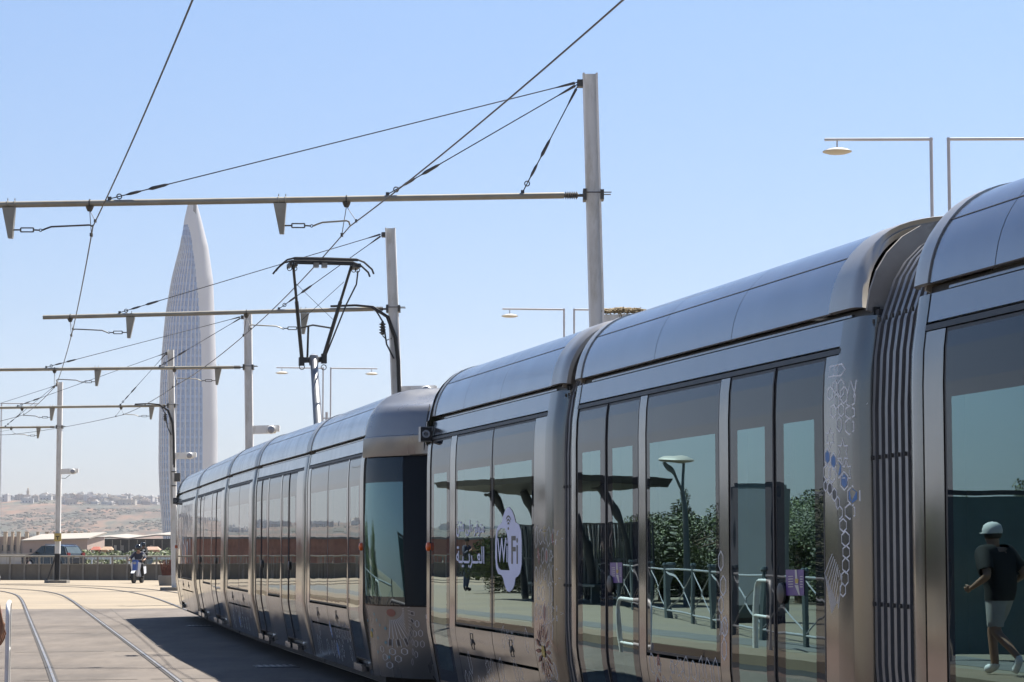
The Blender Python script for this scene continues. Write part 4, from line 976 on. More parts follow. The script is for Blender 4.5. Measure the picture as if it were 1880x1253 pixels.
cr = nd(nt, 'ShaderNodeValToRGB'); e = cr.color_ramp.elements; e[0].position = .40; e[0].color = (.030, .034, .022, 1); e[1].position = .46; e[1].color = (0.066, 0.044, 0.027, 1)
e2 = e.new(.51); e2.color = (0.113, 0.055, 0.028, 1); e3 = e.new(.56); e3.color = (0.098, 0.064, 0.039, 1); e4 = e.new(.62); e4.color = (.038, .042, .026, 1)
nt.links.new(n1.outputs['Fac'], cr.inputs[0])
n2 = nd(nt, 'ShaderNodeTexNoise', Scale=.05, Detail=6.0, Roughness=.75); nt.links.new(mp.outputs[0], n2.inputs['Vector'])
c2 = nd(nt, 'ShaderNodeValToRGB'); c2.color_ramp.elements[0].position = .45; c2.color_ramp.elements[0].color = (.28, .33, .24, 1); c2.color_ramp.elements[1].position = .56; c2.color_ramp.elements[1].color = (1, 1, 1, 1); nt.links.new(n2.outputs['Fac'], c2.inputs[0])
mx = nd(nt, 'ShaderNodeMix', data_type='RGBA', blend_type='MULTIPLY'); mx.inputs[0].default_value = .8; nt.links.new(cr.outputs[0], mx.inputs[6]); nt.links.new(c2.outputs[0], mx.inputs[7]); nt.links.new(mx.outputs[2], b.inputs['Base Color'])
mb = MB(); rows = []
for i in range(90):
    r = 1850+1100*(i/89)
    rows.append([(r*math.sin(math.radians(a)), r*math.cos(math.radians(a)), hill_h(r*math.sin(math.radians(a)), r*math.cos(math.radians(a)))) for a in [-52+80*j/220 for j in range(221)]])
mb.grid(rows); tag(mb.build('hills', [hm], None, 60), kind='structure')
rn = random.Random(99); mb = MB()
for k_ in range(1500):
    az = rn.uniform(-13, -7.5) if k_ < 950 else rn.uniform(-42, -13); r = rn.uniform(1900, 2550); x, y = r*math.sin(math.radians(az)), r*math.cos(math.radians(az))
    if pnoise(Vector((x*.02, y*.004, 7))) < -.05: continue
    for q in range(rn.randint(2, 5)):
        c = Vector((x+rn.uniform(-7, 7), y+rn.uniform(-14, 14), 0)); c.z = hill_h(c.x, c.y); w_ = rn.uniform(.8, 2.6); h_ = rn.uniform(.6, 1.7)
        pr = [(w_*rn.uniform(.7, 1), 0), (w_*rn.uniform(.8, 1.1), h_*.45), (w_*rn.uniform(.4, .7), h_*.85), (0.05, h_)]; mb.lathe((c.x, c.y, c.z-.4), pr, 6)
tag(mb.build('scrub', [mat('dry_scrub', (.030, .030, .020), .9, 0, .4, .05)], None, fix=False), 'dark scrub bushes dotted over the dry hillside', 'scrub', None, 'stuff')
rn = random.Random(21)
housem = [mat('far_house_white', (0.480, 0.464, 0.440), .9), mat('far_house_cream', (0.432, 0.384, 0.320), .9), mat('far_house_pink', (0.336, 0.280, 0.248), .9), mat('far_window_dark', (0.160, 0.152, 0.152), .5)]
def house_mesh(w, d, h, mi, seed):
    q = random.Random(seed); mb = MB(); mb.box((0, 0, h/2-2), (w, d, h+4), mi); mb.box((0, 0, h+.4), (w+.3, d+.3, .8), mi); mb.box((q.uniform(-.25, .25)*w, 0, h+1.2), (w*.35, d*.5, 1.5), mi)
    for fl in range(int(h/3)):
        for k in range(int(w/3.2)):
            mb.box((-w/2+1.8+k*3.2, -d/2-.02, fl*3+1.8), (1.5, .12, 1.5), 3)
    return mb
protos = []
for j in range(9):
    w = rn.uniform(5, 12); h = rn.choice([3, 4, 5, 6, 7, 9])*.72; mb = house_mesh(w, 8, h, j % 3, j); o = mb.build('house', housem, None)
    protos.append(o)
cnt = 0; used = set()
def put_house(az, r, lab, grp):
    global cnt
    j = rn.randrange(9); p = protos[j]; o = p if j not in used else p.copy()
    if j in used: COL.objects.link(o)
    used.add(j); x, y = r*math.sin(math.radians(az)), r*math.cos(math.radians(az))
    o.location = (x, y, hill_h(x, y)-.5); o.rotation_euler = (0, 0, -math.radians(az)+rn.uniform(-.5, .5)); tag(o, lab, 'house', grp); cnt += 1
for k_ in range(120):
    az = rn.uniform(-12.3, -8.2); cl = -9.9 if rn.random() < .55 else None
    if cl: az = rn.gauss(-9.85, .75)
    put_house(az, rn.uniform(2470, 2690), 'small pale flat-roofed house in the hazy row along the hilltop', 'houses of the hilltop town')
for k_ in range(90):
    put_house(rn.uniform(-34, -12.6), rn.uniform(2350, 2680), 'small pale house on the ridge left of the view, seen mirrored in the trams', 'ridge houses mirrored in the trams')
for j in range(9):
    if j not in used: bpy.data.objects.remove(protos[j])
mb = MB(); x, y = 2560*math.sin(math.radians(-11.3)), 2560*math.cos(math.radians(-11.3)); z = hill_h(x, y)
mb.box((0, 0, 6), (4.2, 4.2, 18)); mb.box((0, 0, 15.4), (5, 5, .9)); mb.box((0, 0, 17.5), (2.2, 2.2, 4)); mb.lathe((0, 0, 19.5), [(1.3, 0), (1.1, .8), (.1, 1.9)], 10)
o = mb.build('minaret', ['cream'], None, loc=(x, y, z)); o.scale = (.6, .6, .6); tag(o, 'thin minaret rising above the hilltop roofs at the left', 'minaret')

# ------------------------------------------------------------------ leaf clouds
def leaf_cloud(mb, blobs, nleaf, size, rnd, mis=(0, 1)):
    tot = sum(r[0]*r[1]*r[2] for c, r in blobs)
    for c, r in blobs:
        for _ in range(max(4, int(nleaf*r[0]*r[1]*r[2]/tot))):
            d = Vector((rnd.gauss(0, 1), rnd.gauss(0, 1), rnd.gauss(0, 1))).normalized()*(rnd.random()**.45)
            p = Vector((c[0]+d.x*r[0], c[1]+d.y*r[1], c[2]+d.z*r[2]))
            a = Vector((rnd.gauss(0, 1), rnd.gauss(0, 1), rnd.gauss(0, .7))).normalized(); b = a.orthogonal().normalized()
            s = size*rnd.uniform(.6, 1.4)
            mb.face([mb.v(p-a*s), mb.v(p+b*s*.45), mb.v(p+a*s), mb.v(p-b*s*.45)], rnd.choice(mis))
def tree(label, loc, H, R, seed, conifer=False, n=24000, leaf=.042, group='trees behind the pavement'):
    rnd = random.Random(seed); t = thing('tree', label, 'tree', loc, rnd.uniform(0, 6), group)
    mb = MB(); mb.tube([(0, 0, 0), (.05*H*.1, .02, H*.35), (0, .05, H*.75)], [.05*R+.07, .04*R+.05, .03], 8)
    for k in range(6):
        a = rnd.uniform(0, 6.3); z = H*rnd.uniform(.3, .6); mb.tube([(0, .02, z), (math.cos(a)*R*.4, math.sin(a)*R*.4, z+H*.12), (math.cos(a)*R*.75, math.sin(a)*R*.75, z+H*.2)], [.05, .03, .012], 6)
    mb.build('trunk', ['bark'], t, 50)
    blobs = []
    if conifer:
        for k in range(9):
            z = H*(.15+.85*k/9); r = R*(1-k/9.5); blobs.append(((rnd.uniform(-.1, .1)*R, rnd.uniform(-.1, .1)*R, z), (r, r, H*.09)))
    else:
        for k in range(18):
            a = rnd.uniform(0, 6.3); q = rnd.uniform(.2, .75)*R; blobs.append(((math.cos(a)*q, math.sin(a)*q, H*rnd.uniform(.10, .86)), (R*rnd.uniform(.32, .52),)*2+(H*rnd.uniform(.12, .2),)))
    mb = MB(); leaf_cloud(mb, blobs, n, leaf, rnd); mb.build('crown', ['foliage', 'foliage2'], t, fix=False)
    return t
for k_, (x, y, H, R, cf, lab) in enumerate([(-28.6, 63.5, 2.5, 2.6, 0, 'rounded green bush behind the saucer lamp in the reflection'), (-31.5, 60, 2.7, 2.6, 0, 'broad green bush farther back behind the railing, beside the saucer lamp'),
        (-30.5, 66.5, 3.3, 1.2, 1, 'slim conifer above the bushes beside the saucer lamp'), (-25.4, 52.5, 2.9, 2.2, 0, 'dark leafy tree behind the advert pillar in the reflection'), (-27.5, 48.5, 3.1, 1.5, 1, 'pointed dark conifer behind the advert pillar'),
        (-29, 56, 2.5, 2.4, 0, 'dense shrub between the saucer lamp and the advert pillar'), (-26.5, 68.5, 2.2, 2.3, 0, 'low bush behind the tram shelter'), (-27, 43, 2.9, 2.4, 0, 'wide tree behind the railing beyond the advert pillar'), (-24.5, 57.5, 2.2, 2.0, 0, 'dark shrub behind the railing next to the shelter'), (-33, 64, 2.9, 2.8, 0, 'far green bush between the shelter and the saucer lamp'), (-27.5, 54, 2.4, 2.4, 0, 'leafy bush low behind the advert pillar'), (-23.2, 46.5, 2.6, 2.0, 0, 'shrub closest behind the advert pillar')]):
    tree(lab, (x, y, .1), H, R, 40+k_, bool(cf))

# ------------------------------------------------------------------ shelter, lamp, advert pillar, railing (left pavement)
sh_ = thing('tram_shelter', 'dark tram stop shelter with a flat canopy on slanted legs, mirrored in the windows', 'shelter', (-20.9, 57.2, .13), math.radians(4))
mb = MB(); mb.hexa([(-1.1, -4.6, 2.85), (1.5, -4.6, 3.02), (1.5, 4.6, 3.02), (-1.1, 4.6, 2.85), (-1.1, -4.7, 3.06), (1.6, -4.7, 3.16), (1.6, 4.7, 3.16), (-1.1, 4.7, 3.06)]); mb.build('canopy', ['rooftrim'], sh_)
for y in (-3.6, -1.2, 1.2, 3.6):
    mb = MB(); mb.tube([(-.7, y, 0), (-.5, y, 1.5), (.3, y, 2.9)], [.11, .10, .13], 8); mb.build('leg', ['rooftrim'], sh_, 50)
mb = MB()
for k_ in range(44): y = -4.2+8.4*k_/43; mb.box((-.85, y, 1.05), (.04, .06+.03*(k_ % 3), 1.95))
for z in (.2, 1.1, 2.0): mb.box((-.85, 0, z), (.03, 8.4, .05))
mb.build('back_screen', ['rooftrim'], sh_)
mb = MB(); mb.box((-.4, 0, .45), (.42, 4.5, .06)); 
for y in (-1.9, 0, 1.9): mb.box((-.4, y, .22), (.3, .06, .42))
mb.build('bench', ['teal_paint'], sh_)
lt = thing('saucer_lamp', 'slender grey park lamp with a wide saucer head, mirrored in the middle window', 'lamp', (-22.7, 53.0, .13))
lt.location = (-21.75, 52.0, .13)
mb = MB(); mb.tube([(0, 0, 0), (0, 0, .9), (.04, 0, 2.4), (.10, 0, 2.75)], [.11, .10, .085, .075], 12); mb.tube([(.10, 0, 2.7), (.02, 0, 3.42)], .05, 8); mb.tube([(.10, 0, 2.7), (.42, 0, 3.42)], .035, 8); mb.build('post', ['teal_paint'], lt, 50)
mb = MB(); mb.lathe((.12, 0, 3.45), [(.05, -.03), (.36, 0), (.43, .03), (.39, .07), (.22, .13), (.02, .16)], 26); mb.build('lamp_head', ['lamp_h'], lt, 50)
ad = thing('advert_pillar', 'tall grey-white advert pillar with rounded corners standing behind the railing', 'pillar', (-16.35, 40.3, .13), math.radians(58))
mb = MB(); mb.box((0, 0, 1.35), (.95, .62, 2.5)); bmesh.ops.bevel(mb.bm, geom=[e for e in mb.bm.edges], offset=.08, segments=4, affect='EDGES'); mb.build('casing', ['teal_paint'], ad, 40)
for s in (-1, 1):
    mb = MB(); mb.box((0, s*.315, 1.42), (.78, .03, 2.15)); mb.build('poster_face', ['panelglass'], ad)
mb = MB(); mb.box((0, 0, .06), (.9, .26, .12)); mb.build('foot', ['fitting'], ad)
ra = thing('x_braced_railing', 'grey steel railing of posts and crossed bars along the pavement, mirrored in the doors', 'railing', (-11.5, 32.4, .13))
pts = [Vector((-8.2, 22.5, 0)), Vector((-10.1, 28.4, 0)), Vector((-11.8, 33.2, 0)), Vector((-15.3, 41, 0)), Vector((-19.2, 50, 0)), Vector((-22.9, 58.9, 0))]
pts = pts[1:]
acc = []
for a, b in zip(pts, pts[1:]):
    nseg = max(1, round((b-a).length/3.1))
    for k_ in range(nseg): acc.append(a.lerp(b, k_/nseg))
acc.append(pts[-1]); o0 = Vector((-11.5, 32.4, 0))
for p in acc:
    q = p-o0; mb = MB(); mb.box((q.x, q.y, .52), (.075, .075, 1.04)); mb.lathe((q.x-.03, q.y, 1.04), [(.03, 0), (.045, .03), (.03, .07), (.0, .08)], 10); mb.lathe((q.x+.04, q.y, 1.04), [(.03, 0), (.045, .03), (.03, .07), (.0, .08)], 10); mb.build('post', ['teal_paint'], ra)
mb = MB(); bars = MB()
for p, q in zip(acc, acc[1:]):
    a = p-o0; b = q-o0; z = Vector((0, 0, 1)); m_ = (a+b)/2
    mb.tube([a+z*.98, b+z*.98], .02, 8); mb.tube([a+z*.16, b+z*.16], .02, 8)
    bars.tube([a+z*.95, m_+z*.6, m_+z*.55, b+z*.18], .012, 6); bars.tube([a+z*.18, m_+z*.55, m_+z*.6, b+z*.95], .012, 6); bars.ring(m_+z*.575, .06, .014, nrm=(b-a).cross(z))
mb.build('rails', ['rail_paint'], ra, 50); bars.build('cross_bars', ['rail_paint'], ra, 50)
gs = thing('glass_screen', 'dark tinted glass wind screen with slim posts behind the walking man', 'screen', (-9.96, 27.07, .13), math.atan2(-.4255, -.905))
mb = MB(); mb.box((2.1, 0, 1.06), (4.1, .03, 1.98)); mb.build('pane', ['screen_glass'], gs)
for x in (0, 1.4, 2.8, 4.2):
    mb = MB(); mb.box((x, 0, 1.05), (.07, .07, 2.1)); mb.build('post', ['teal_paint'], gs)
mb = MB(); mb.box((2.1, 0, 2.1), (4.3, .09, .06)); mb.build('top_rail', ['rooftrim'], gs)
# hoop barriers beside the railing and the one at the left edge of the photograph
def hoop(label, loc, rz, w=1.1, h=1.0):
    t = thing('hoop_barrier', label, 'barrier', loc, rz, 'hoop barriers'); r = .12
    mb = MB(); pa = [(-w/2, 0, 0), (-w/2, 0, h-r)]+[(-w/2+r-r*math.cos(a), 0, h-r+r*math.sin(a)) for a in (.4, .8, 1.2)]+[(-w/2+r, 0, h), (w/2-r, 0, h)]+[(w/2-r+r*math.sin(a), 0, h-r+r*math.cos(a)) for a in (.4, .8, 1.2)]+[(w/2, 0, h-r), (w/2, 0, 0)]
    mb.tube(pa, .024, 10); mb.build('hoop', ['galv'], t, 50)
    mb = MB(); mb.tube([(-w/2, 0, .45), (w/2, 0, .45)], .02, 8); mb.build('mid_rail', ['galv'], t, 50)
    return t
hoop('galvanised hoop barrier with rounded corners at the bottom left edge', (-5.36, 25.9, 0), math.radians(101), 1.2, .95)
hoop('galvanised hoop barrier standing in front of the railing by the walking man', (-10.0, 30.4, .13), math.radians(115), 1.3, .95)
bk = MB()
wl = thing('brick_wall', 'long low red brick wall mirrored along the far tram', 'wall', (-54.5, 168, 0))
bk.hexa([(16, 3, 0), (-18, -4, 0), (-18, -3.6, 0), (16, 3.4, 0), (16, 3, 2.1), (-18, -4, 2.1), (-18, -3.6, 2.1), (16, 3.4, 2.1)]); bk.build('wall_face', ['brick'], wl)
cp = MB(); cp.hexa([(16.1, 2.9, 2.1), (-18.1, -4.1, 2.1), (-18.1, -3.5, 2.1), (16.1, 3.5, 2.1), (16.1, 2.9, 2.25), (-18.1, -4.1, 2.25), (-18.1, -3.5, 2.25), (16.1, 3.5, 2.25)]); cp.build('coping', ['concrete'], wl)

# ------------------------------------------------------------------ the road, buildings and greenery beyond the fence
mb = MB(); mb.face([mb.v(p) for p in ((-200, 124, .004), (120, 118, .004), (120, 182, .004), (-200, 200, .004))]); tag(mb.build('road', [mat('road_asphalt', (.09, .088, .085), .9, 0, .2, .4, .004, 30)], None), kind='structure')
px = lambda x, Y: (x-940)/F*Y
def hz(y, Y): return CAMH+(HOR-y)/F*Y
# crenellated long building
Y = 470; fb = thing('walled_building', 'long brown building with a row of pale square towers below the hill', 'building', (px(80, Y), Y, 0))
L0, L1 = px(-60, Y)-px(80, Y), px(168, Y)-px(80, Y); top = hz(980, Y)
mb = MB(); mb.box(((L0+L1)/2, 4, (top-.6)/2), (L1-L0, 8, top-.6)); mb.build('wall', ['pink'], fb)
for k_, xx in enumerate([-45, -22, 0, 14, 27, 38, 53, 73, 90, 105, 120, 130, 142, 153, 166]):
    w = 3.2*(.16 if k_ % 3 == 1 else .2)*F/Y*.0+ (.55 if k_ % 3 == 1 else .75)
    mb = MB(); mb.box((px(xx, Y)-px(80, Y), -.35, (top+.25)/2), (w*.85, .9, top+.25)); mb.box((px(xx, Y)-px(80, Y), -.35, top+.3), (w, 1.05, .1)); mb.build('buttress_tower', ['cream'], fb)
for k_ in range(22):
    mb = MB(); mb.box((L0+1+k_*(L1-L0-2)/21, -.03, 1.3), (.45, .1, 1.1)); mb.build('window', ['dark'], fb)
# low building with white roof
Y = 330; lb = thing('low_building', 'low pinkish building with a sloping white roof behind the parked car', 'building', (px(105, Y), Y, 0)); o_ = px(105, Y)
x0, x1 = px(45, Y)-o_, px(163, Y)-o_; ha, hb = hz(993, Y), hz(989, Y)
mb = MB(); mb.hexa([(x0, 0, 0), (x1, 0, 0), (x1, 14, 0), (x0, 14, 0), (x0, 0, ha-.1), (x1, 0, hb-.1), (x1, 14, hb+.3), (x0, 14, ha+.3)]); mb.build('wall', ['pink'], lb)
mb = MB(); mb.hexa([(x0-.2, -.3, ha-.1), (x1+.3, -.3, hb-.1), (x1+.3, 14, hb+.7), (x0-.2, 14, ha+.7), (x0-.2, -.3, ha+.06), (x1+.3, -.3, hb+.06), (x1+.3, 14, hb+.95), (x0-.2, 14, ha+.95)]); mb.build('roof', ['roofwhite'], lb)
for xx in (60, 82, 120, 140):
    mb = MB(); mb.box((px(xx, Y)-o_, -.02, 1.0), (.3, .1, .5)); mb.build('window', ['dark'], lb)
# long open shed
Y = 380; sd = thing('open_shed', 'long dark open-sided shed with a pale pitched roof left of the tower', 'building', (px(240, Y), Y, 0)); o_ = px(240, Y)
xs = [px(v, Y)-o_ for v in (163, 205, 238, 290, 345)]; hs = [hz(v, Y) for v in (990, 986.5, 989.5, 983, 984)]
mb = MB()
for (a, b), (h0, h1) in zip(zip(xs, xs[1:]), zip(hs, hs[1:])):
    mb.hexa([(a, -.4, h0-.12), (b, -.4, h1-.12), (b, 16, h1+.35), (a, 16, h0+.35), (a, -.4, h0+.08), (b, -.4, h1+.08), (b, 16, h1+.6), (a, 16, h0+.6)])
mb.build('roof', ['roofwhite'], sd)
mb = MB(); mb.box(((xs[0]+xs[-1])/2, 9, 1.4), (xs[-1]-xs[0], .2, 2.8)); mb.box(((xs[0]+xs[-1])/2, 3, 2.35), (xs[-1]-xs[0], .1, .5)); mb.build('back_wall', ['dark'], sd)
for k_ in range(13):
    mb = MB(); mb.box((lerp(xs[0], xs[-1], k_/12), .2, 1.3), (.1, .1, 2.6)); mb.build('column', ['concrete'], sd)
for xx, c_ in ((165, 'white_wall'), (212, 'white_wall'), (278, 'white_wall'), (225, 'concrete')):
    mb = MB(); mb.box((px(xx, Y)-o_, 1.2, 1.35), (.35, .3, .8)); mb.build('notice_board', [c_], sd)
# low white wall + guard rail
mb = MB(); Y = 205; mb.box((px(20, Y), Y, .35), (5.0, .2, 1.1)); mb.box((px(20, Y), Y, .92), (5.1, .3, .06)); o = mb.build('boundary_wall', ['white_wall'], None); tag(o, 'short low white wall beyond the road at the far left', 'wall')
gr = thing('guard_rail', 'grey metal guard rail beyond the road in front of the shrubs', 'guard rail', (px(240, 186), 186, 0)); mb = MB()
for z in (.62, .74): mb.box((0, 0, z), (9.0, .05, .09))
mb.build('beam', ['galv'], gr)
for k_ in range(7):
    mb = MB(); mb.box((-4.3+k_*1.43, .06, .38), (.09, .09, .76)); mb.build('post', ['galv'], gr)
rn = random.Random(77); mb = MB(); blobs = []
for k_ in range(60):
    Y = rn.uniform(205, 265); x = px(rn.uniform(140, 345), Y); blobs.append(((x, Y, rn.uniform(.2, .75)), (rn.uniform(.5, 1.4), rn.uniform(.5, 1.2), rn.uniform(.35, .8))))
leaf_cloud(mb, blobs, 9000, .16, rn, (0, 0, 1)); tag(mb.build('shrubs', [mat('shrub_green', (.10, .13, .045), .7, 0, .4, .5), 'foliage2'], None, fix=False), 'band of green shrubs between the road and the sheds', 'shrubs', None, 'stuff')
for k_, (x, w, c_, lab) in enumerate([(180, .9, (.33, .10, .07), 'low red-brown stall among the shrubs, left of the riders'), (283, 1.5, (.40, .27, .2), 'low pinkish stall among the shrubs, right of the riders'), (200, 1.2, (.36, .25, .17), 'small brown stall among the shrubs')]):
    Y = 268; mb = MB(); m_ = mat('stall_cloth_%d' % k_, c_, .9); mb.box((0, 0, .6), (w, .9, 1.2)); mb.hexa([(-w*.6, -.7, 1.2), (w*.6, -.7, 1.2), (w*.6, .6, 1.2), (-w*.6, .6, 1.2), (-w*.35, -.2, 1.55), (w*.35, -.2, 1.55), (w*.35, .2, 1.55), (-w*.35, .2, 1.55)])
    o = mb.build('stall', [m_], None, loc=(px(x, Y), Y, 0)); tag(o, lab, 'stall')

# ------------------------------------------------------------------ parked / passing car
car = thing('car', 'dark green-black estate car on the road beyond the fence, seen from behind', 'car', (px(101, 172), 172, 0), math.radians(180-33))
def carbody():
    mb = MB()   # local: x forward, y left
    prof = [(-2.2, .35), (-2.25, .62), (-2.22, .95), (-2.08, 1.02), (-1.75, 1.55), (-1.55, 1.63), (.1, 1.64), (.45, 1.58), (1.15, 1.05), (1.9, .93), (2.2, .78), (2.28, .5), (2.2, .3)]
    L = []
    for x, z in prof:
        wy = .88 if z < 1.05 else .88-.16*(z-1.05)/.6
        L.append([(x, -wy, z), (x, -wy*.98, z+.0), (x, 0, z+.03), (x, wy*.98, z), (x, wy, z)])
    mb.grid(L, 0)
    for s in (-1, 1):
        pts = [(x, s*(.88 if z < 1.05 else .88-.16*(z-1.05)/.6), z) for x, z in prof]; mb.face([mb.v(p) for p in pts], 0)
    mb.face([mb.v(p) for p in ((-2.2, -.88, .35), (2.2, -.88, .3), (2.2, .88, .3), (-2.2, .88, .35))], 0)
    return mb
carbody().build('body', ['carpaint'], car, 35)
for s in (-1, 1):
    for (a, b) in ((-1.75, -1.0), (-.92, -.05), (.03, .82)):
        mb = MB(); xa = lambda x, z: x
        t0 = -1.98 if a < -1.5 else a
        top_b = min(b, .45); y0 = .885; y1 = .80
        mb.hexa([(t0+.04, s*y0, 1.06), (b, s*y0, 1.06), (b, s*(y0-.03), 1.06), (t0+.04, s*(y0-.03), 1.06), (a+.06, s*y1, 1.53), (top_b, s*y1, 1.53), (top_b, s*(y1-.03), 1.53), (a+.06, s*(y1-.03), 1.53)]); mb.build('side_window', ['carglass'], car)
    mb = MB(); mb.box((-2.17, s*.74, .98), (.12, .26, .3)); mb.build('tail_light', ['redlight'], car)
    mb = MB(); mb.tube([(-1.6, s*.62, 1.70), (.2, s*.62, 1.70)], .025, 6); mb.build('roof_rail', ['chrome'], car)
    mb = MB(); mb.box((.72, s*1.0, 1.1), (.14, .2, .14)); mb.build('door_mirror', ['carpaint'], car)
mb = MB(); mb.hexa([(-2.12, -.7, 1.06), (-2.12, .7, 1.06), (-2.04, .7, 1.06), (-2.04, -.7, 1.06), (-1.80, -.62, 1.53), (-1.80, .62, 1.53), (-1.74, .62, 1.53), (-1.74, -.62, 1.53)]); mb.build('rear_window', [mat('rear_glass', (.10, .13, .14), .05, .2)], car)
mb = MB(); mb.box((-2.28, 0, .55), (.1, 1.7, .3)); mb.build('rear_bumper', ['black'], car)
mb = MB(); mb.box((-2.29, 0, .85), (.03, .55, .14)); mb.build('number_plate', ['white_wall'], car)
for x in (-1.35, 1.4):
    for s in (-1, 1):
        mb = MB(); mb.lathe((x, s*.82, .33), [(.20, -.09), (.33, -.09), (.33, .09), (.2, .09), (.19, .02)], 20, 0, 'y'); w_ = mb.build('wheel', ['tyre'], car, 40)
        mb = MB(); mb.lathe((x, s*.9, .33), [(.2, -.02), (.18, .01), (.0, .015)], 14, 0, 'y'); mb.build('rim', ['chrome'], w_)

# ------------------------------------------------------------------ people
BASE = dict(pelvis=(0, 0, .95), spine=(0, 0, 1.12), chest=(0, 0, 1.32), neck=(0, -.005, 1.47), head0=(0, .02, 1.56), head1=(0, .025, 1.66), head2=(0, .02, 1.73))
for s, n_ in ((-1, 'l'), (1, 'r')):
    BASE.update({'sh'+n_: (s*.175, 0, 1.40), 'el'+n_: (s*.24, -.02, 1.13), 'wr'+n_: (s*.25, .06, .90), 'ha'+n_: (s*.25, .09, .82), 'hip'+n_: (s*.085, 0, .90), 'kn'+n_: (s*.10, .03, .50), 'an'+n_: (s*.10, -.02, .09), 'to'+n_: (s*.11, .15, .035)})
RAD = dict(pelvis=(.15, .115), spine=(.145, .11), chest=(.165, .12), neck=(.06, .06), head0=(.075, .085), head1=(.085, .1), head2=(.065, .075), sh=(.07, .07), el=(.045, .045), wr=(.03, .035), ha=(.024, .042), hip=(.1, .1), kn=(.06, .06), an=(.042, .045), to=(.042, .032))
BONES = [('pelvis', 'spine'), ('spine', 'chest'), ('chest', 'neck'), ('neck', 'head0'), ('head0', 'head1'), ('head1', 'head2')]
for n_ in 'lr': BONES += [('chest', 'sh'+n_), ('sh'+n_, 'el'+n_), ('el'+n_, 'wr'+n_), ('wr'+n_, 'ha'+n_), ('pelvis', 'hip'+n_), ('hip'+n_, 'kn'+n_), ('kn'+n_, 'an'+n_), ('an'+n_, 'to'+n_)]
def person(label, loc, rz, pose=None, top='cloth_black', sleeve=.6, bottom='cloth_grey', leg=.8, shoes='shoe', head='hair', cap=None, scale=1.0, fingers=True, group=None, bulk=1.0):
    J = dict(BASE); J.update(pose or {})
    t = thing('person', label, 'person', loc, rz, group); t.scale = (scale,)*3
    names = list(J); vs = [Vector(J[n_]) for n_ in names]; idx = {n_: i for i, n_ in enumerate(names)}; rad = [tuple(v_*(bulk if n_ in ('pelvis', 'spine', 'chest') or n_[:2] in ('sh', 'el') else 1) for v_ in (RAD.get(n_) or RAD[n_[:-1]])) for n_ in names]
    ed = [(idx[a], idx[b]) for a, b in BONES]
    if fingers:
        for n_ in 'lr':
            h = Vector(J['ha'+n_]); d = (h-Vector(J['wr'+n_])).normalized(); fwd = Vector((0, 1, 0)); side = d.cross(fwd).normalized(); fw = side.cross(d).normalized()
            for q, ln in ((-.033, .085), (-.011, .098), (.011, .092), (.033, .07)):
                b = h+fw*q+d*.015; i = len(vs); vs += [b, b+d*ln*.5+side*.008, b+d*ln+side*.03*(1 if n_ == 'l' else -1)]; rad += [(.012, .012), (.010, .010), (.008, .008)]; ed += [(idx['ha'+n_], i), (i, i+1), (i+1, i+2)]
            b = h-d*.05+fw*.04; i = len(vs); vs += [b, b+fw*.025+d*.05]; rad += [(.012, .012), (.009, .009)]; ed += [(idx['ha'+n_], i), (i, i+1)]
    me = bpy.data.meshes.new('sk'); me.from_pydata([tuple(v) for v in vs], ed, []); ob = bpy.data.objects.new('sk', me); COL.objects.link(ob)
    md = ob.modifiers.new('s', 'SKIN'); md.use_smooth_shade = True
    if not me.skin_vertices: me.skin_vertices.new()
    for i, r in enumerate(rad): me.skin_vertices[0].data[i].radius = r
    me.skin_vertices[0].data[idx['pelvis']].use_root = True
    sb = ob.modifiers.new('b', 'SUBSURF'); sb.levels = 3; sb.render_levels = 3
    dg = bpy.context.evaluated_depsgraph_get(); dg.update(); body = bpy.data.meshes.new_from_object(ob.evaluated_get(dg)); bpy.data.objects.remove(ob)
    body.name = 'body'; body.materials.clear(); body.materials.append(M['skin'])
    # face: push a nose and brow out of the head
    for v in body.vertices:
        hd = v.co-Vector(J['head0'])
        if hd.length < .14 and v.normal.y > .75 and abs(hd.x) < .03: v.co.y += .016*(1-abs(hd.z)/.14)
    bo = bpy.data.objects.new('body', body); COL.objects.link(bo); bo.parent = t
    segs_ = [(a, b, Vector(J[a]), Vector(J[b])) for a, b in BONES]
    def nearest(p):
        best = None
        for a, b, A, B in segs_:
            d = B-A; q = max(0, min(1, (p-A).dot(d)/max(d.length_squared, 1e-9))); dist = (p-(A+d*q)).length
            r = RAD.get(a) or RAD[a[:-1]]; sc_ = dist-r[0]*.6
            if best is None or sc_ < best[0]: best = (sc_, a, b, q)
        return best
    info = [nearest(p.center) for p in body.polygons]
    def part(name, m_, test, push, cut=None):
        fs = [p for p, f in zip(body.polygons, info) if test(f)]
        if not fs: return
        mb = MB(); mp_ = {}
        def gv(i, off):
            if (i, off) not in mp_: mp_[(i, off)] = mb.v(body.vertices[i].co+body.vertices[i].normal*off)
            return mp_[(i, off)]
        for p in fs:
            mb.face([gv(i, push) for i in p.vertices]); mb.face([gv(i, .002) for i in reversed(p.vertices)])
        if cut: bmesh.ops.bisect_plane(mb.bm, geom=mb.bm.verts[:]+mb.bm.edges[:]+mb.bm.faces[:], plane_co=(0, 0, cut), plane_no=(0, 0, -1), clear_outer=True)
        mb.build(name, [m_], t, 80, fix=False)
    standing = J['pelvis'][2] > .9
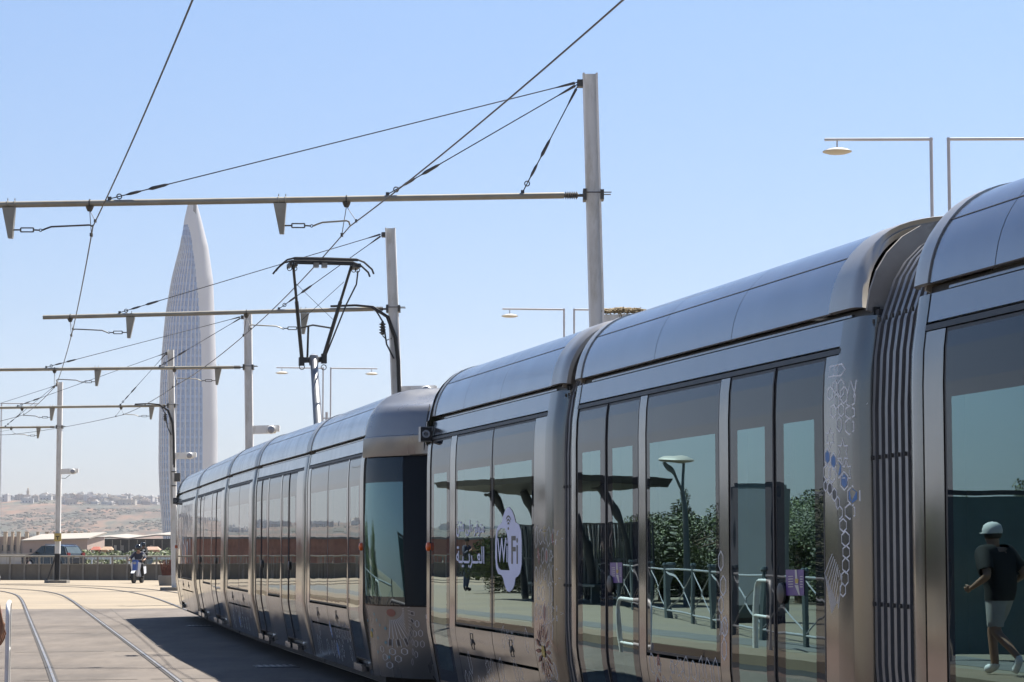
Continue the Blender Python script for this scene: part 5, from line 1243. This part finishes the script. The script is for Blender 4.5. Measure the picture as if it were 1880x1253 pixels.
    part('shirt', top, lambda f: (standing and f[1][:3] == 'hip' and f[3] < .4) or (f[1] == 'pelvis' and f[2][:3] == 'hip' and standing) or (f[1], f[2]) in (('pelvis', 'spine'), ('spine', 'chest')) or (f[1] == 'chest' and (f[2] != 'neck' or f[3] < .55)) or (f[1][:2] == 'sh' and f[3] < sleeve) or (sleeve > 1 and f[1][:2] == 'el' and f[3] < sleeve-1), .034 if standing else .022, .865 if standing else None)
    part('trousers', bottom, lambda f: (f[1] == 'pelvis' and f[2][:3] == 'hip') or (f[1][:3] == 'hip' and f[3] < leg) or (leg > 1 and f[1][:2] == 'kn' and f[3] < leg-1), .026)
    part('shoe', shoes, lambda f: f[1][:2] == 'an' or (f[1][:2] == 'kn' and f[3] > .93), .014)
    if head: part('hair' if head == 'hair' else 'helmet', head, lambda f: f[1] == 'head1' or False, .02 if head == 'hair' else .05)
    hc = Vector(J['head1'])
    if head:
        mb = MB(); mb.lathe((hc.x, hc.y-.012, hc.z), [(.098, -.05), (.108, 0), (.1, .06), (.065, .1), (.0, .115)] if head == 'hair' else [(.11, -.1), (.135, -.04), (.14, .02), (.12, .09), (.07, .13), (.0, .14)], 18); mb.build('hair' if head == 'hair' else 'helmet', [head], t, 60)
    if cap:
        mb = MB(); mb.lathe((hc.x, hc.y-.012, hc.z), [(.085, -.075), (.10, -.05), (.105, -.01), (.1, .02), (.05, .05), (.0, .06)], 18); mb.build('hair', ['hair'], t, 60)
        mb = MB(); mb.lathe((hc.x, hc.y-.005, hc.z+.0), [(.112, -.015), (.116, .03), (.10, .085), (.06, .115), (.0, .125)], 20); mb.grid([[(hc.x+.1*math.cos(a), hc.y+.1*math.sin(a)*r, hc.z+.0-.015*(r-1)) for a in [PI*.12+PI*.76*k_/10 for k_ in range(11)]] for r in (.9, 1.3, 1.75)]); mb.build('cap', [cap], t, 60)
    return t
WALK = dict(knl=(-.09, .20, .52), anl=(-.09, .16, .10), tol=(-.10, .31, .05), knr=(.10, -.02, .50), anr=(.10, -.36, .20), tor=(.10, -.27, .06), ell=(-.30, -.14, 1.17), wrl=(-.30, .10, 1.07), hal=(-.27, .18, 1.06), elr=(.31, -.10, 1.15), wrr=(.33, .12, 1.02), har=(.31, .20, 1.0), pelvis=(0, -.02, .95), chest=(0, .05, 1.32), neck=(0, .06, 1.47), head0=(0, .09, 1.555), head1=(0, .10, 1.655), head2=(0, .10, 1.725), shl=(-.21, .05, 1.40), shr=(.21, .05, 1.40))
person('walking man in black T-shirt, pale shorts and white cap, mirrored in the nearest window', (-8.4, 23.8, .13), math.radians(-12), WALK, 'cloth_black', .75, 'cloth_grey', .85, 'shoe', None, 'cloth_white', .95, bulk=1.2)
person('person in dark jacket and jeans standing by the shelter, mirrored beside the WiFi logo', (-26.2, 73.5, .13), math.radians(160), dict(ell=(-.26, .1, 1.18), wrl=(-.12, .28, 1.28), hal=(-.06, .33, 1.32), elr=(.26, .1, 1.18), wrr=(.12, .28, 1.28), har=(.06, .33, 1.32)), 'cloth_navy', 1.9, 'denim', 1.9, 'cloth_black', 'hair')
person('person in white short-sleeved shirt at the left edge, only an arm in view', (-3.775, 16.6, .03), math.radians(-15), dict(elr=(.27, -.04, 1.17), wrr=(.27, .06, 1.0), har=(.27, .09, .95)), 'cloth_white', .5, 'cloth_navy', 1.9, 'shoe', 'hair')
RIDE = dict(pelvis=(0, -.25, .80), spine=(0, -.22, .97), chest=(0, -.14, 1.17), neck=(0, -.10, 1.32), head0=(0, -.07, 1.41), head1=(0, -.06, 1.51), head2=(0, -.06, 1.58),
            shl=(-.19, -.12, 1.25), shr=(.19, -.12, 1.25), ell=(-.34, .05, 1.02), elr=(.34, .05, 1.02), wrl=(-.30, .30, .95), wrr=(.30, .30, .95), hal=(-.29, .37, .96), har=(.29, .37, .96),
            hipl=(-.10, -.2, .78), hipr=(.10, -.2, .78), knl=(-.22, .22, .70), knr=(.22, .22, .70), anl=(-.24, .05, .30), anr=(.24, .05, .30), tol=(-.25, .2, .24), tor=(.25, .2, .24))
def scooter(label, loc, rz, m1, m2):
    t = thing('scooter', label, 'scooter', loc, rz, 'motor scooters')     # faces +y
    mb = MB(); mb.hexa([(-.16, .36, .32), (.16, .36, .32), (.12, .46, .32), (-.12, .46, .32), (-.24, .30, .86), (.24, .30, .86), (.14, .42, .9), (-.14, .42, .9)]); mb.hexa([(-.13, .42, .55), (.13, .42, .55), (.07, .56, .55), (-.07, .56, .55), (-.16, .36, .95), (.16, .36, .95), (.09, .47, .99), (-.09, .47, .99)], 1)
    mb.build('front_shield', [m1, m2], t)
    mb = MB(); mb.box((0, 0, .32), (.36, .6, .09)); mb.hexa([(-.17, -.75, .42), (.17, -.75, .42), (.17, -.2, .35), (-.17, -.2, .35), (-.14, -.8, .72), (.14, -.8, .72), (.16, -.15, .68), (-.16, -.15, .68)]); mb.build('body', [m1], t)
    mb = MB(); mb.box((0, -.42, .745), (.28, .72, .07)); mb.build('seat', ['black'], t)
    mb = MB(); mb.tube([(-.36, .28, .97), (-.2, .36, .99), (.2, .36, .99), (.36, .28, .97)], .018, 8); mb.tube([(0, .36, .99), (0, .52, .45)], .03, 8); mb.build('handlebar', ['fitting'], t, 40)
    for s in (-1, 1):
        mb = MB(); mb.tube([(s*.24, .35, .99), (s*.36, .36, 1.17)], .008, 5); mb.box((s*.37, .36, 1.19), (.13, .03, .08)); mb.build('mirror', ['chrome'], t)
    mb = MB(); mb.lathe((0, .47, .84), [(.02, -.02), (.085, 0), (.08, .03), (.0, .045)], 14, 0, 'y'); mb.build('headlight', ['lens'], t, 40)
    for y in (.60, -.62):
        mb = MB(); mb.lathe((-.05, y, .25), [(.13, 0), (.25, .0), (.26, .03), (.26, .07), (.25, .1), (.13, .1)], 20, 0, 'x'); mb.build('wheel', ['tyre'], t, 40)
    mb = MB(); mb.grid([[(x, .60+.29*math.sin(a), .25+.29*math.cos(a)) for x in (-.08, 0, .08)] for a in (-.9, -.45, 0, .45, .9)]); mb.build('mudguard', [m1], t)
    return t
sy = 103.5; sx = px(256, sy)
scooter('white and blue scooter in front of the parapet fence, ridden towards us', (sx, sy, 0), PI-.12, 'scoot_w', 'scoot_b')
person('scooter rider in dark top and black helmet in front of the fence', (sx, sy, 0), PI-.12, RIDE, 'cloth_navy', .95, 'cloth_black', 1.9, 'cloth_black', 'helmet', fingers=False)
sy = 140; sx = px(264, sy)
scooter('dark motor scooter on the road behind the fence', (sx, sy, .16), PI-.5, 'carpaint', 'black')
person('rider in black jacket and helmet on the road behind the fence', (sx, sy, .16), PI-.5, RIDE, 'cloth_black', 1.9, 'cloth_black', 1.9, 'cloth_black', 'helmet', fingers=False)
# rusty planter by the fourth pole
pl = thing('planter', 'round concrete planter with rusty dead plants by the far end of the trams', 'planter', (px(312, 97), 97.0, 0))
mb = MB(); mb.lathe((0, 0, 0), [(.36, 0), (.42, .34), (.40, .40), (.34, .40)], 18); mb.build('tub', ['concrete'], pl, 40)
mb = MB(); rn = random.Random(5)
for k_ in range(60):
    a = rn.uniform(0, 6.3); r = rn.uniform(0, .3); mb.tube([(r*math.cos(a), r*math.sin(a), .38), (r*1.2*math.cos(a), r*1.2*math.sin(a), .38+rn.uniform(.2, .45)), (r*1.5*math.cos(a+.3), r*1.5*math.sin(a+.3), .4+rn.uniform(.35, .65))], .014, 4)
mb.build('dead_plant', ['rust'], pl)

# ------------------------------------------------------------------ haze, sky, sun, camera
HAZE = 0.000082
if HAZE:
    mb = MB(); mb.hexa([(-3600, -400, -4), (3600, -400, -4), (3600, 3400, -4), (-3600, 3400, -4), (-3600, -400, 262), (3600, -400, 262), (3600, 3400, 262), (-3600, 3400, 262)])
    vm = bpy.data.materials.new('haze_air'); vm.use_nodes = True; nt = vm.node_tree; nt.nodes.clear(); out = nd(nt, 'ShaderNodeOutputMaterial'); pv_ = nd(nt, 'ShaderNodeVolumePrincipled')
    pv_.inputs['Density'].default_value = HAZE; pv_.inputs['Color'].default_value = (.80, .87, 1.0, 1); pv_.inputs['Anisotropy'].default_value = .2
    nt.links.new(pv_.outputs[0], out.inputs['Volume']); tag(mb.build('haze', [vm], None), 'pale summer haze over the distance', 'haze', None, 'stuff')
sd_ = Vector((.343, .436, 1.0)).normalized()
el = math.asin(sd_.z); azs = math.atan2(sd_.x, sd_.y)
w = bpy.data.worlds.new('World'); SC.world = w; w.use_nodes = True; nt = w.node_tree; bg = nt.nodes['Background']
sk = nd(nt, 'ShaderNodeTexSky'); sk.sky_type = 'NISHITA'; sk.sun_disc = False; sk.sun_elevation = el; sk.sun_rotation = azs; sk.air_density = 1.0; sk.dust_density = .3; sk.ozone_density = 3.0; sk.altitude = 0
tn = nd(nt, 'ShaderNodeMix', data_type='RGBA', blend_type='MULTIPLY'); tn.inputs[0].default_value = 1.0; tn.inputs[7].default_value = (.955, .96, 1.05, 1); nt.links.new(sk.outputs[0], tn.inputs[6]); tcw = nd(nt, 'ShaderNodeTexCoord'); spx = nd(nt, 'ShaderNodeSeparateXYZ'); nt.links.new(tcw.outputs['Generated'], spx.inputs[0])
rw = nd(nt, 'ShaderNodeValToRGB'); rw.color_ramp.elements[0].position = 0.0; rw.color_ramp.elements[0].color = (.60, .59, .68, 1); rw.color_ramp.elements[1].position = .24; rw.color_ramp.elements[1].color = (.96, 1, 1, 1); nt.links.new(spx.outputs['Z'], rw.inputs[0])
tn2 = nd(nt, 'ShaderNodeMix', data_type='RGBA', blend_type='MULTIPLY'); tn2.inputs[0].default_value = 1.0; nt.links.new(tn.outputs[2], tn2.inputs[6]); nt.links.new(rw.outputs[0], tn2.inputs[7]); nt.links.new(tn2.outputs[2], bg.inputs[0]); bg.inputs[1].default_value = .050
sl = bpy.data.lights.new('sun', 'SUN'); sl.energy = 5.0; sl.angle = math.radians(.53); sl.color = (1, .94, .85); so = bpy.data.objects.new('sun', sl); COL.objects.link(so); so.rotation_euler = (-sd_).to_track_quat('-Z', 'Y').to_euler()
so.location = (30, 30, 80)
cd = bpy.data.cameras.new('camera'); co = bpy.data.objects.new('camera', cd); COL.objects.link(co); SC.camera = co
cd.sensor_width = 36; cd.lens = F/1880*36; cd.clip_end = 8000; cd.clip_start = .1
co.location = (0, 0, CAMH); co.rotation_euler = (PI/2+math.atan((HOR-626.5)/F), 0, 0)
SC.view_settings.view_transform = 'Standard'; SC.view_settings.look = 'None'; SC.view_settings.gamma = 1; SC.view_settings.exposure = 1.42
cy_ = SC.cycles; cy_.max_bounces = 10; cy_.transparent_max_bounces = 24; cy_.volume_bounces = 1; cy_.glossy_bounces = 5; cy_.caustics_reflective = False; cy_.caustics_refractive = False; cy_.use_denoising = True
